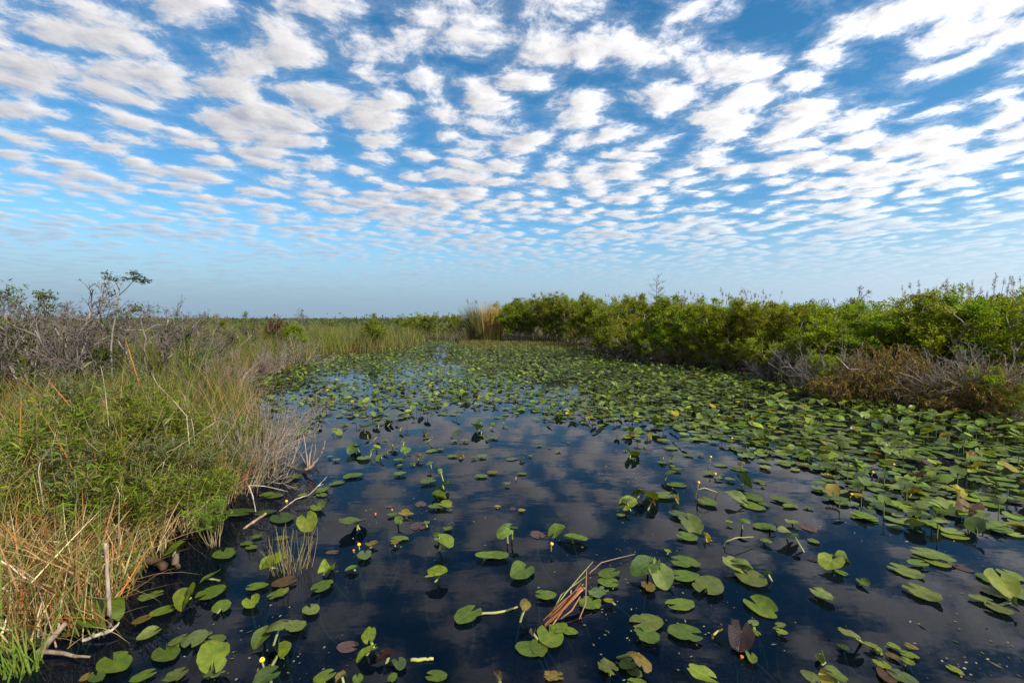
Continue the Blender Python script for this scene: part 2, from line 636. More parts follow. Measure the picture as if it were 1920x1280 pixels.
# the water: a clear dark sheet that mirrors the sky, the bed below it
b = Buf()
wx, wy = np.linspace(-24, 22, 24), np.linspace(-12, 56, 35)
WX, WY = np.meshgrid(wx, wy)
ii = (np.arange(len(wy) - 1)[:, None] * len(wx) + np.arange(len(wx) - 1)[None]).ravel()
b.add(np.stack([WX, WY, 0 * WX], -1).reshape(-1, 3), None, np.stack([ii, ii + 1, ii + 1 + len(wx), ii + len(wx)], 1))
M_WATER, t = new_mat('dark_pond_water')
co = t.node('ShaderNodeTexCoord').outputs['Object']
rip = t.noise(t.vec('MULTIPLY', co, (1.0, 2.2, 1.0)), 1.3, 3, 0.55)
patch = t.smooth(t.noise(co, 0.33, 2, 0.5), 0.45, 0.7)
rip2 = t.noise(t.vec('MULTIPLY', co, (0.8, 3.0, 1.0)), 7.0, 2, 0.5)
bp = t.node('ShaderNodeBump')
bp.inputs['Strength'].default_value = 0.07
bp.inputs['Distance'].default_value = 0.02
t.put(bp.inputs['Height'], t.math('ADD', rip, t.math('MULTIPLY', t.math('MULTIPLY', rip2, patch), 0.12)))
fz = t.node('ShaderNodeFresnel')
fz.inputs['IOR'].default_value = 1.29
t.l.new(bp.outputs[0], fz.inputs['Normal'])
gl = t.node('ShaderNodeBsdfGlossy')
gl.inputs['Roughness'].default_value = 0.008
t.l.new(bp.outputs[0], gl.inputs['Normal'])
tp = t.node('ShaderNodeBsdfTransparent')
tp.inputs['Color'].default_value = (0.11, 0.19, 0.24, 1)
mx = t.node('ShaderNodeMixShader')
t.l.new(fz.outputs[0], mx.inputs[0])
t.l.new(tp.outputs[0], mx.inputs[1])
t.l.new(gl.outputs[0], mx.inputs[2])
# fine pale dust and pollen floating on the surface
df = t.node('ShaderNodeBsdfDiffuse')
df.inputs['Color'].default_value = (0.12, 0.12, 0.11, 1)
speck = t.math('MULTIPLY', t.smooth(t.noise(co, 95.0, 2, 0.5), 0.60, 0.70), t.smooth(t.noise(co, 1.1, 4, 0.65), 0.42, 0.7, 0.0, 0.12))
m2 = t.node('ShaderNodeMixShader')
t.put(m2.inputs[0], speck)
t.l.new(mx.outputs[0], m2.inputs[1])
t.l.new(df.outputs[0], m2.inputs[2])
o = t.node('ShaderNodeOutputMaterial')
sky_navy = t.node('ShaderNodeBsdfDiffuse')
sky_navy.inputs['Color'].default_value = (0.0003, 0.0012, 0.0045, 1)      # blue sky reflection painted in as a faint navy diffuse
add = t.node('ShaderNodeAddShader')
t.l.new(m2.outputs[0], add.inputs[0])
t.l.new(sky_navy.outputs[0], add.inputs[1])
t.l.new(add.outputs[0], o.inputs[0])
wat = link('water', b.mesh('water', M_WATER, True))
tag(wat, 'still dark pond water mirroring the cloudy sky', None, None, 'structure')

# ------------------------------------------------------------------ grass: nobody could count it
def scatter(n, ylo, yhi, side, rng, smin=0.0, smax=1e9, power=1.0, wide=1.25):
    """places on the banks inside the view wedge; side -1 left bank, +1 right bank"""
    y = ylo + (yhi - ylo) * rng.uniform(0, 1, n) ** power
    if side < 0:
        u = rng.uniform(-wide, -0.125, n)
    else:
        u = rng.uniform(-0.125, wide, n)
    x = u * y
    s = sdf(x, y)
    k = (s > smin) & (s < smax)
    return x[k], y[k], s[k]


GREEN = [(4, (0.115, 0.14, 0.016)), (3, (0.085, 0.12, 0.012)), (2, (0.155, 0.15, 0.028)), (0.8, (0.22, 0.17, 0.07)), (0.35, (0.30, 0.13, 0.03))]
OLIVE = [(3, (0.085, 0.095, 0.024)), (3, (0.125, 0.115, 0.04)), (2, (0.17, 0.135, 0.06)), (1.5, (0.07, 0.09, 0.015))]
STRAW = [(4, (0.32, 0.20, 0.075)), (3, (0.22, 0.125, 0.04)), (2, (0.44, 0.33, 0.18)), (1.8, (0.36, 0.14, 0.025)), (2.2, (0.11, 0.12, 0.025))]
PALE = [(3, (0.42, 0.37, 0.29)), (2, (0.33, 0.27, 0.19)), (1, (0.26, 0.19, 0.10))]

rng = np.random.default_rng(21)
# green sawgrass of the left bank
b = Buf()
for n, y0, y1, h0, h1, w, k, cl in ((10500, 5.5, 14, 0.8, 1.5, 0.014, 4, 1.1), (34000, 12, 36, 1.4, 2.08, 0.019, 3, 0.75), (30000, 30, 75, 1.3, 2.0, 0.035, 3, 0.6)):
    x, y, s = scatter(n, y0, y1, -1, rng, 0.02, power=1.0)
    m = len(x)
    cx_, cy_ = np.sin(x * 1.7 + 0.6 * y), np.cos(y * 1.3 - 0.5 * x)       # tussocks lean and stand together
    h = rng.uniform(h0, h1, m) * np.clip(0.55 + 0.5 * s, 0.55, 1.0) * (0.85 + 0.15 * cx_ * cy_)
    near = y < 9
    h = np.where(near, h * 0.72, h)
    col = np.where((rng.uniform(0, 1, m) < np.clip(0.3 + 0.35 * cx_ + (s < 0.6) * 0.12, 0, 1))[:, None], pick(OLIVE, m, rng), pick(GREEN, m, rng))
    blades(b, np.stack([x, y, ground_z(x, y) - 0.02], 1), rng.uniform(0, 6.28, m), rng.uniform(0.0, 0.28, m), rng.uniform(0.1, cl, m), h, w * rng.uniform(0.7, 1.4, m), k, col, rng)
x, y, s = scatter(9000, 4.3, 10, -1, rng, 0.25, 5.0, wide=1.3)
k = np.sin(x * 2.7 + y * 1.1) * np.sin(y * 3.1 - x * 1.6) + rng.normal(0, 0.25, len(x)) > 0.45
x, y, s = x[k], y[k], s[k]
m = len(x)
blades(b, np.stack([x, y, ground_z(x, y) - 0.02], 1), rng.uniform(0, 6.28, m), rng.uniform(0.0, 0.3, m), rng.uniform(0.2, 1.3, m), rng.uniform(1.05, 1.6, m), rng.uniform(0.008, 0.016, m), 5,
       np.where(rng.uniform(0, 1, (m, 1)) < 0.45, pick(STRAW, m, rng, 0.15), pick(GREEN, m, rng)), rng)
saw = link('sawgrass', b.mesh('sawgrass', M_GRASS))
tag(saw, 'tall green and olive sawgrass covering the bank on the left', None, None, 'stuff')

# brown and orange dead grass matted over the near corner of the left bank
b = Buf()
x, y, s = scatter(60000, 2.4, 6.6, -1, rng, -0.03, 3.0, wide=1.6)
m = len(x)
keep = rng.uniform(0, 1, m) < np.clip(1.3 - 0.2 * s - 0.10 * (y - 2.5), 0.15, 1)
x, y, s = x[keep][:8000], y[keep][:8000], s[keep][:8000]
m = len(x)
flat_ = rng.uniform(0, 1, m) < 0.38
lean = np.where(flat_, rng.uniform(0.5, 1.2, m), rng.uniform(0.0, 0.45, m))
blades(b, np.stack([x, y, ground_z(x, y) - 0.02 + np.where(flat_, rng.uniform(0, 0.35, m), 0)], 1), rng.uniform(0, 6.28, m), lean, rng.uniform(-0.2, 1.1, m),
       rng.uniform(0.35, 0.85, m) * np.clip(0.75 + 0.4 * s, 0.75, 1.15), rng.uniform(0.006, 0.015, m), 4, pick([(4, (0.37, 0.235, 0.09)), (3, (0.24, 0.135, 0.045)), (2, (0.52, 0.40, 0.22)), (1.2, (0.40, 0.155, 0.028)), (1.2, (0.12, 0.13, 0.025))], m, rng, 0.2), rng)
# green shoots between it
x, y, s = x[:1300], y[:1300], s[:1300]
m = len(x)
blades(b, np.stack([x + 0.03, y, ground_z(x, y) - 0.02], 1), rng.uniform(0, 6.28, m), rng.uniform(0, 0.3, m), rng.uniform(0, 0.7, m), rng.uniform(0.4, 0.9, m), rng.uniform(0.006, 0.013, m), 4,
       pick([(1, (0.10, 0.15, 0.02)), (1, (0.14, 0.16, 0.03))], m, rng), rng)
link('dead_grass', b.mesh('dead_grass', M_GRASS))
tag(bpy.data.objects['dead_grass'], 'tangled straw brown and orange dead grass at the edge of the near bank', None, None, 'stuff')

# upright stalks that fringe the whole left shore, tan at their feet
b = Buf()
x, y, s = scatter(120000, 4.2, 36, -1, rng, -0.12, 0.55)
m = len(x)
keep = rng.uniform(0, 1, m) < np.clip(16 / y, 0.25, 1) * np.where(y < 9, 0.35, 0.8) * (0.5 + 0.5 * np.sin(x * 3.1 + y * 2.3) ** 2)
x, y, s = x[keep][:16000], y[keep][:16000], s[keep][:16000]
m = len(x)
blades(b, np.stack([x, y, -0.15 + 0 * x], 1), rng.uniform(0, 6.28, m), rng.uniform(0, 0.22, m), rng.uniform(-0.2, 0.7, m), rng.uniform(0.6, 1.5, m) * np.clip(0.6 + y / 40, 0.6, 1.0),
       0.006 + 0.0006 * y * rng.uniform(0.6, 1.3, m), 4, np.where(rng.uniform(0, 1, (m, 1)) < 0.55, pick(STRAW, m, rng, 0.15) * np.where(y < 9, 0.7, 0.85)[:, None], pick(GREEN, m, rng)), rng)
link('shore_grass', b.mesh('shore_grass', M_GRASS))
tag(bpy.data.objects['shore_grass'], 'fringe of tan and green stalks standing along the left waterline', None, None, 'stuff')

# low brown sedge in the shallow water before the far shrubs
b = Buf()
n = 9000
pxx, pyy = rng.uniform(862, 1120, n), 640 + 15 * rng.uniform(0, 1, n) ** 1.3 + np.clip((rng.uniform(0, 1, n) - 0.7) * 10, 0, 5)
P = np.array([tuple(ground(a, c)) for a, c in zip(pxx, pyy)])
blades(b, P - [0, 0, 0.05], rng.uniform(0, 6.28, n), rng.uniform(0, 0.4, n), rng.uniform(0, 0.8, n), rng.uniform(0.12, 0.42, n), rng.uniform(0.02, 0.04, n), 2,
       pick([(3, (0.13, 0.105, 0.03)), (2, (0.09, 0.10, 0.02)), (1, (0.17, 0.12, 0.045))], n, rng), rng)
link('sedge_grass', b.mesh('sedge_grass', M_GRASS))
tag(bpy.data.objects['sedge_grass'], 'low brown sedge strip in front of the far shrubs', None, None, 'stuff')

# undergrowth of the right bank
b = Buf()
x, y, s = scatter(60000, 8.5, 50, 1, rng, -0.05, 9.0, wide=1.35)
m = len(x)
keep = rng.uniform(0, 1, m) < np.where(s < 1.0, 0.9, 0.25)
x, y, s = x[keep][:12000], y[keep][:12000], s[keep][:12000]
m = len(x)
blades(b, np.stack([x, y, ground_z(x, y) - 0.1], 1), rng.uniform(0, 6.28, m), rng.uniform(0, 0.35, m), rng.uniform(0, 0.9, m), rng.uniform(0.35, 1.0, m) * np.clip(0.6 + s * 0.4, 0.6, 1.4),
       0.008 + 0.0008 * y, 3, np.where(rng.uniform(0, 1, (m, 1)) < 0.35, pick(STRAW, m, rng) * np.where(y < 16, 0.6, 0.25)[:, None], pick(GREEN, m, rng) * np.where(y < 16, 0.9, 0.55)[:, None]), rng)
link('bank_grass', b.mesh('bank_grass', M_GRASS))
tag(bpy.data.objects['bank_grass'], 'brown and green undergrowth between the shrubs of the right bank', None, None, 'stuff')

# the plain beyond: sawgrass and scrub that runs to the horizon
b = Buf()
n = 34000
yy = 60 * np.exp(rng.uniform(0, 1, n) * math.log(15))
xx = yy * rng.uniform(-1.3, 1.3, n)
ww = 0.05 + yy * 0.0012
blades(b, np.stack([xx, yy, 0 * xx], 1), rng.uniform(0, 6.28, n), rng.uniform(0, 0.3, n), rng.uniform(0, 0.8, n), rng.uniform(0.9, 1.75, n), ww * rng.uniform(0.6, 1.6, n), 2,
       pick([(3, (0.13, 0.115, 0.055)), (3, (0.105, 0.105, 0.04)), (1, (0.17, 0.14, 0.08))], n, rng), rng)
link('plain_grass', b.mesh('plain_grass', M_GRASS))
tag(bpy.data.objects['plain_grass'], 'olive and brown grass plain running to the horizon', None, None, 'stuff')

b = Buf()
nc = 2600
yy = 55 * np.exp(rng.uniform(0, 1, nc) * math.log(16))
xx = yy * rng.uniform(-1.3, 1.3, nc)
hh = rng.uniform(1.2, 2.3, nc) * np.where((xx / yy > -0.36) & (rng.uniform(0, 1, nc) < 0.5), rng.uniform(1.0, 1.25, nc), 1.0) + np.where(rng.uniform(0, 1, nc) < 0.05, 0.9, 0) + yy * 0.0012
per = 34
cen = np.repeat(np.stack([xx, yy, hh * 0.5], 1), per, axis=0)
rad = np.repeat(np.stack([hh * 0.75, hh * 0.75, hh * 0.5], 1), per, axis=0)
dirs = unit(rng.normal(0, 1, (nc * per, 3)))
pos = cen + dirs * rad * rng.uniform(0.3, 1.0, (nc * per, 1)) ** 0.6
sz = np.repeat(0.16 + yy * 0.0016, per)
ccol = np.repeat(pick([(3, (0.075, 0.095, 0.022)), (2, (0.10, 0.11, 0.03)), (2, (0.105, 0.09, 0.055)), (1, (0.06, 0.085, 0.018))], nc, rng), per, axis=0) * rng.uniform(0.7, 1.3, (nc * per, 1))
leaves(b, pos, dirs + [0, 0, 0.6], sz * rng.uniform(0.7, 1.5, nc * per), sz * 0.7, ccol, rng)
link('distant_vegetation', b.mesh('distant_vegetation', M_LEAF))
tag(bpy.data.objects['distant_vegetation'], 'far scrub and low trees along the horizon', None, None, 'stuff')

# ------------------------------------------------------------------ shrubs
BARK = (0.20, 0.165, 0.125)
SHRUB = dict(seg=[6, 4, 3, 2], jit=[0.10, 0.16, 0.2, 0.2], up=[0.03, 0.10, 0.12, 0.1], taper=[0.4, 0.4, 0.4, 0.5], n=[7, 4, 3], t0=[0.25, 0.25, 0.2],
             ang=[0.75, 0.8, 0.8], ratio=[0.48, 0.55, 0.6], rr=[0.5, 0.5, 0.5])


def shrub_proto(seed, height, spread, nstem, leaf_len, leaf_w, pal, per_twig, spec=SHRUB, bark=BARK, low=0.0, mat=None):
    """stems and crown meshes of a many-stemmed shrub"""
    rng = np.random.default_rng(seed)
    br = []
    for i in range(nstem):
        a = rng.uniform(0, 6.283)
        tilt = spread * rng.uniform(0.1, 1.0) ** 0.7
        d = (math.sin(tilt) * math.cos(a), math.sin(tilt) * math.sin(a), math.cos(tilt))
        p = (0.18 * math.cos(a) * rng.uniform(0, 1), 0.18 * math.sin(a) * rng.uniform(0, 1), -0.12)
        grow(rng, p, d, height * rng.uniform(0.72, 1.0), 0.011 * height * rng.uniform(0.7, 1.2), spec, 0, br)
    bs = Buf()
    tubes(bs, [(p, np.maximum(r, 0.003)) for lv, p, r in br if lv <= 1], 4, bark)
    tubes(bs, [(p, np.maximum(r, 0.0025)) for lv, p, r in br if lv > 1], 3, tuple(c * 0.8 for c in bark))
    top = len(spec['seg']) - 1
    tw = [(p, r) for lv, p, r in br if lv >= top - 1]
    pos, d = [], []
    for p, r in tw:
        t = rng.uniform(0.1, 1.0, per_twig) * (len(p) - 1)
        i = np.minimum(t.astype(int), len(p) - 2)
        f = (t - i)[:, None]
        pos.append(p[i] * (1 - f) + p[i + 1] * f)
        d.append(unit(p[i + 1] - p[i]) + rng.normal(0, 0.55, (per_twig, 3)))
    pos, d = np.concatenate(pos), np.concatenate(d)
    pos = pos + rng.normal(0, 0.05, pos.shape)
    k = pos[:, 2] > low * height * rng.uniform(0.3, 1.2, len(pos))
    pos, d = pos[k], d[k]
    n = len(pos)
    bc = Buf()
    clump = 0.85 + 0.3 * np.sin(pos[:, 0] * 4.1 + seed) * np.sin(pos[:, 1] * 3.7) * np.sin(pos[:, 2] * 4.3)     # leaf tone varies in soft clumps
    leaves(bc, pos, d, leaf_len * rng.uniform(0.6, 1.3, n), leaf_w * rng.uniform(0.7, 1.3, n), np.clip(pick(pal, n, rng, 0.1) * clump[:, None], 0, 1), rng)
    return bs.mesh('stems', M_BARK), bc.mesh('crown', mat or M_LEAF)


WILLOW = [(4, (0.27, 0.305, 0.012)), (3, (0.21, 0.26, 0.010)), (2, (0.36, 0.36, 0.018)), (1, (0.12, 0.17, 0.010))]
DEEP = [(4, (0.21, 0.265, 0.011)), (3, (0.25, 0.30, 0.013)), (1, (0.075, 0.11, 0.012))]
def top_of(me):
    co = np.zeros(len(me.vertices) * 3, np.float32)
    me.vertices.foreach_get('co', co)
    return float(np.percentile(co[2::3], 99.7))


protos = [shrub_proto(31 + i, 3.0, (0.62, 0.75, 0.55, 0.7, 0.6, 0.8)[i], (8, 9, 7, 9, 8, 8)[i], 0.095, 0.034, WILLOW if i % 3 else DEEP, 20, low=(0.1, 0.2, 0.05, 0.22, 0.1, 0.15)[i]) for i in range(6)]


def place_shrub(name, label, cat, loc, rz, sc_, meshes, group=None, parts=('stems', 'crown')):
    o = thing(name, label, cat, loc, rz, sc_, group)
    for nm, me in zip(parts, meshes):
        link(nm, me, o)
    return o


ORD = ['first', 'second', 'third', 'fourth', 'fifth', 'sixth', 'seventh', 'eighth', 'ninth', 'tenth', 'eleventh', 'twelfth', 'thirteenth', 'fourteenth',
       'fifteenth', 'sixteenth', 'seventeenth', 'eighteenth', 'nineteenth', 'twentieth']
# front row of the right bank: x and y of the foot in the photograph, then the y its top reaches, metres behind that foot
front = [(972, 640, 560, 0.4), (1020, 641, 552, 0.6), (1068, 643, 551, 0.6), (1112, 652, 562, 0.5), (1158, 667, 556, 0.6), (1205, 676, 562, 0.6), (1255, 681, 556, 0.6),
         (1305, 686, 560, 0.6), (1355, 692, 566, 0.7), (1405, 700, 562, 0.7), (1462, 716, 572, 1.3), (1530, 735, 576, 1.9), (1600, 745, 574, 2.2), (1672, 752, 574, 2.4),
         (1745, 760, 556, 2.4), (1815, 770, 552, 2.3), (1885, 778, 556, 2.2), (1965, 790, 548, 2.0)]
rs = np.random.default_rng(5)
for i, (px, py, top, back) in enumerate(front):
    g = ground(px, py)
    g = Vector((g.x * (1 + back / g.y), g.y + back, 0.02))
    h = at_depth(px, top, g.y).z
    w = rs.uniform(0.95, 1.2)
    place_shrub('willow_shrub', 'leafy green shrub in the front row of the right bank, %s from the golden reeds' % ORD[i], 'shrub', g, rs.uniform(0, 6.28),
                (h / 2.8 * w, h / 2.8 * w, h / top_of(protos[i % 6][1])), protos[i % 6], 'shrubs of the right bank')
# second and third rows: their tops show over the front row
rear = [(955, 8, 566), (1000, 9, 556), (1045, 7, 556), (1090, 6, 558), (1135, 5, 560), (1180, 4, 560), (1228, 5, 556), (1280, 4, 558), (1330, 4.5, 562), (1385, 5, 562),
        (1440, 4, 568), (1500, 4, 570), (1570, 4.5, 566), (1640, 4.5, 568), (1715, 4.5, 556), (1790, 4.5, 548), (1860, 4.5, 556), (1940, 4.5, 548)]
for i, (px, back, top) in enumerate(rear):
    py = np.interp(px, [f[0] for f in front], [f[1] for f in front])
    g = ground(px, py)
    g = Vector((g.x * (1 + back / g.y), g.y + back, 0.05))
    h = at_depth(px, top, g.y).z
    w = rs.uniform(0.9, 1.15)
    place_shrub('willow_shrub', 'shrub top in the rear row of the right bank, %s from the golden reeds' % ORD[i], 'shrub', g, rs.uniform(0, 6.28),
                (h / 2.8 * w, h / 2.8 * w, h / top_of(protos[(i * 5 + 2) % 6][1])), protos[(i * 5 + 2) % 6], 'shrubs of the right bank')
# low leafy bushes that hang over the water
for i, (px, py, top, lab) in enumerate(((985, 640, 600, 'low dark bush at the waterline right beside the golden reeds'), (1040, 642, 598, 'low dark bush behind the brown sedge strip'), (1085, 646, 605, 'low dark bush at the right end of the brown sedge strip'), (1128, 664, 618, 'low dark bush over the water at the inner bend of the right bank'), (1290, 688, 640, 'low green bush over the water below the middle of the right bank'),
                                        (1380, 698, 635, 'low green bush standing just before the bare grey branches'), (1565, 742, 668, 'small light green bush among the bare grey branches'),
                                        (1215, 678, 630, 'low green bush at the waterline near the pale driftwood arch'), (1905, 792, 690, 'small green bush at the right edge beside the brown fern mound'), (1170, 670, 615, 'low green bush over the water left of the driftwood arch'), (1255, 683, 622, 'low green bush over the water right of the driftwood arch'), (1335, 693, 632, 'low green bush two metres left of the drooping branches'), (1425, 710, 640, 'low green bush right behind the drooping branches'), (1500, 722, 640, 'low green bush hanging over the whitest bare branches'))):
    g = ground(px, py)
    h = at_depth(px, top, g.y).z
    place_shrub('low_bush', lab, 'bush', (g.x, g.y + 0.25, -0.02), rs.uniform(0, 6.28), (h / 2.6, h / 2.6, h / 3.0), protos[(i * 2 + 1) % 6], 'low bushes of the right bank')

# bushes of the left bank
LEFTB = [(545, 27, 606, 2, 'green bush in the left grass beside the rust red shrub'),
         (700, 33, 600, 0, 'rounded green bush near the tip of the left bank'), (380, 18, 604, 5, 'green bush between the sapling and the open grass'),
         (800, 52, 592, 1, 'dark green bush behind the narrow inlet'), (845, 50, 590, 2, 'dark green bush just left of the golden reeds'), (770, 60, 590, 5, 'far green bush left of the narrow inlet'),
         (862, 48, 600, 0, 'low bush tucked against the foot of the golden reeds')]
for px, Y, top, pi, lab in LEFTB:
    g = at_depth(px, 600, Y)
    h = at_depth(px, top, Y).z
    w = 1.0 if px > 600 else 0.8
    place_shrub('green_bush', lab, 'bush', (g.x, Y, 0.0), rs.uniform(0, 6.28), (h / 2.5 * w, h / 2.5 * w, h / 3.0), protos[pi], 'bushes of the left bank')
RUST = [(3, (0.13, 0.045, 0.025)), (2, (0.09, 0.035, 0.022)), (1, (0.16, 0.07, 0.03))]
rp = shrub_proto(77, 3.0, 0.5, 6, 0.11, 0.05, RUST, 5, low=0.3)
for px, top, lab in ((496, 598, 'left one of the two rust red dead shrubs in the left grass'), (525, 594, 'taller right one of the two rust red dead shrubs in the left grass')):
    g = at_depth(px, 600, 26)
    h = at_depth(px, top, 26).z
    place_shrub('rust_red_shrub', lab, 'shrub', (g.x, 26, 0), rs.uniform(0, 6), (h / 4.2, h / 4.2, h / 3.0), rp, 'rust red shrubs')

# bare shrubby trees at the far left
BARE = dict(seg=[7, 6, 4, 3, 2], jit=[0.20, 0.24, 0.25, 0.28, 0.2], up=[0.02, 0.05, 0.05, 0.05, 0.05], taper=[0.45, 0.4, 0.4, 0.4, 0.5], n=[6, 5, 5, 4], t0=[0.25, 0.2, 0.2, 0.2],
            ang=[0.7, 0.75, 0.8, 0.8], ratio=[0.55, 0.55, 0.55, 0.6], rr=[0.55, 0.5, 0.5, 0.55])
GREY = (0.19, 0.16, 0.135)


def bare_proto(seed, height, spread, nstem, leaf_share, leaf_pal, spec=BARE, bark=GREY, twig=(0.12, 0.095, 0.085), r0=0.0105):
    rng = np.random.default_rng(seed)
    br = []
    for i in range(nstem):
        a = rng.uniform(0, 6.283)
        tilt = spread * rng.uniform(0.2, 1.0)
        d = (math.sin(tilt) * math.cos(a), math.sin(tilt) * math.sin(a), math.cos(tilt))
        grow(rng, (0.15 * math.cos(a), 0.15 * math.sin(a), -0.1), d, height * rng.uniform(0.7, 0.95), r0 * height * rng.uniform(0.7, 1.2), spec, 0, br)
    top = len(spec['seg']) - 1
    bs = Buf()
    tubes(bs, [(p, np.maximum(r, 0.005)) for lv, p, r in br if lv == 0], 6, bark)
    tubes(bs, [(p, np.maximum(r, 0.0045)) for lv, p, r in br if lv == 1], 4, tuple(0.5 * (a + c) for a, c in zip(bark, twig)))
    bt = Buf()
    tubes(bt, [(p, np.maximum(r, 0.0035)) for lv, p, r in br if lv > 1], 3, twig)
    ms = [bs.mesh('trunk', M_BARK, True), bt.mesh('twigs', M_BARK)]
    if leaf_share > 0:
        ends = np.array([p[-1] for lv, p, r in br if lv == top])
        k = (np.sin(ends[:, 0] * 2.6 + seed) * np.sin(ends[:, 1] * 2.2 + 1) + rng.normal(0, 0.25, len(ends))) > 1 - leaf_share * 2
        ends = ends[k][::3]
        pos = np.repeat(ends, 6, axis=0) + rng.normal(0, 0.05, (len(ends) * 6, 3))
        n = len(pos)
        bl = Buf()
        leaves(bl, pos, rng.normal(0, 1, (n, 3)) + [0, 0, 0.5], rng.uniform(0.05, 0.1, n), rng.uniform(0.025, 0.045, n), pick(leaf_pal, n, rng), rng)
        ms.append(bl.mesh('crown', M_LEAF))
    return ms


def top_of(me):
    co = np.zeros(len(me.vertices) * 3, np.float32)
    me.vertices.foreach_get('co', co)
    return float(np.percentile(co[2::3], 99.7))


LG = [(2, (0.10, 0.15, 0.025)), (2, (0.07, 0.11, 0.02)), (1, (0.14, 0.17, 0.03))]
bp1 = bare_proto(91, 3.0, 0.85, 7, 0.27, LG)
bp2 = bare_proto(95, 3.0, 0.95, 7, 0.24, LG)
bp3 = bare_proto(99, 2.4, 1.0, 8, 0.2, LG)
for px, Y, top, me, sx, lab in ((112, 11.0, 532, bp1, 1.0, 'bare grey tree with a few green leaves left of the sapling'), (18, 10.5, 542, bp2, 1.0, 'leafless grey tree at the left edge of the bank'),
                                (62, 12.5, 548, bp3, 1.1, 'tangled leafless shrub between the two bare grey trees'), (180, 13, 572, bp3, 1.0, 'bare twiggy shrub just left of the sapling trunk'),
                                (272, 13.5, 566, bp2, 0.95, 'bare twiggy shrub just right of the sapling trunk'), (330, 15, 574, bp3, 1.0, 'leafless shrub with bent twigs right of the sapling'),
                                (385, 17, 580, bp1, 0.8, 'last bare shrub before the open left grass'), (560, 40, 580, bp3, 0.6, 'small bare shrub on the skyline behind the rust red shrubs')):
    g = at_depth(px, 600, Y)
    h = at_depth(px, top, Y).z
    hm = top_of(me[1])
    place_shrub('bare_tree', lab, 'tree', (g.x, Y, 0.0), rs.uniform(0, 6.28), (h / hm * sx, h / hm * sx, h / hm), me, 'bare trees of the left bank', ('trunk', 'twigs', 'crown'))

# the sapling with dark leaf tufts
Y = 11.6
o = thing('sapling_tree', 'slender grey sapling with tufts of dark leaves against the sky', 'tree', tuple(at_depth(208, 690, Y).xy) + (0.0,))
base = Vector(o.location)


def rel(px, py, dy=0.0):
    return np.array(at_depth(px, py, Y + dy) - base)


b0 = np.array([0.02, 0, -0.1])
trunk = [b0, rel(208, 655), rel(211, 620), rel(217, 590), rel(222, 565), rel(224, 545), rel(226, 533)]
limbs = [[rel(222, 565), rel(212, 535, .1), rel(203, 522, .15), rel(197, 513, .2)], [rel(224, 553), rel(238, 540, -.1), rel(250, 527, -.15), rel(262, 521, -.2)],
         [rel(224, 545), rel(226, 533), rel(230, 527), rel(234, 524)], [rel(238, 540, -.1), rel(247, 530, .1), rel(252, 522, .15), rel(256, 514, .2)], [rel(220, 577), rel(214, 565, .1), rel(209, 556, .1), rel(207, 553, .1)],
         [rel(224, 545), rel(219, 533, -.1), rel(216, 528, -.15), rel(214, 525, -.2)], [rel(250, 527, -.15), rel(262, 530, -.2), rel(270, 529, -.25), rel(276, 528, -.3)], [rel(219, 585), rel(229, 575), rel(237, 566), rel(243, 560)],
         [rel(250, 527, -.15), rel(250, 520, -.2), rel(247, 516, -.2), rel(246, 514, -.2)]]
bt = Buf()
tubes(bt, [(np.array(trunk), np.array([.024, .021, .018, .015, .012, .010, .008]))], 7, (0.19, 0.165, 0.14))
tubes(bt, [(np.array(l), np.array([.010, .008, .006, .0045])) for l in limbs], 5, (0.17, 0.145, 0.125))
rng = np.random.default_rng(3)
tw = []
for k in range(24):
    l = limbs[k % len(limbs)]
    p = l[rng.integers(1, 3)]
    d = unit(rng.normal(0, 1, 3) + [0, 0, 0.7])
    tw.append((np.array([p, p + d * 0.12, p + d * 0.2 + [0, 0, 0.05]]), np.array([.005, .004, .003])))
tubes(bt, tw, 3, (0.22, 0.18, 0.16))
link('trunk', bt.mesh('trunk', M_BARK, True), o)
ends = [l[-1] for k, l in enumerate(limbs) if k != 7] + [limbs[0][2], limbs[1][2] * .5 + limbs[1][3] * .5, limbs[3][2], limbs[6][2]]
pos = np.concatenate([np.repeat(e[None], 24, 0) + rng.normal(0, 1, (24, 3)) * [0.045, 0.045, 0.025] for e in ends])
n = len(pos)
bl = Buf()
dd = rng.normal(0, 1, (n, 3))
dd[:, 2] = np.abs(dd[:, 2]) * 0.6
leaves(bl, pos, dd, rng.uniform(0.065, 0.10, n), rng.uniform(0.03, 0.042, n), pick([(2, (0.035, 0.055, 0.018)), (1, (0.055, 0.08, 0.02))], n, rng), rng, droop=0.15)
link('crown', bl.mesh('crown', M_LEAF), o)


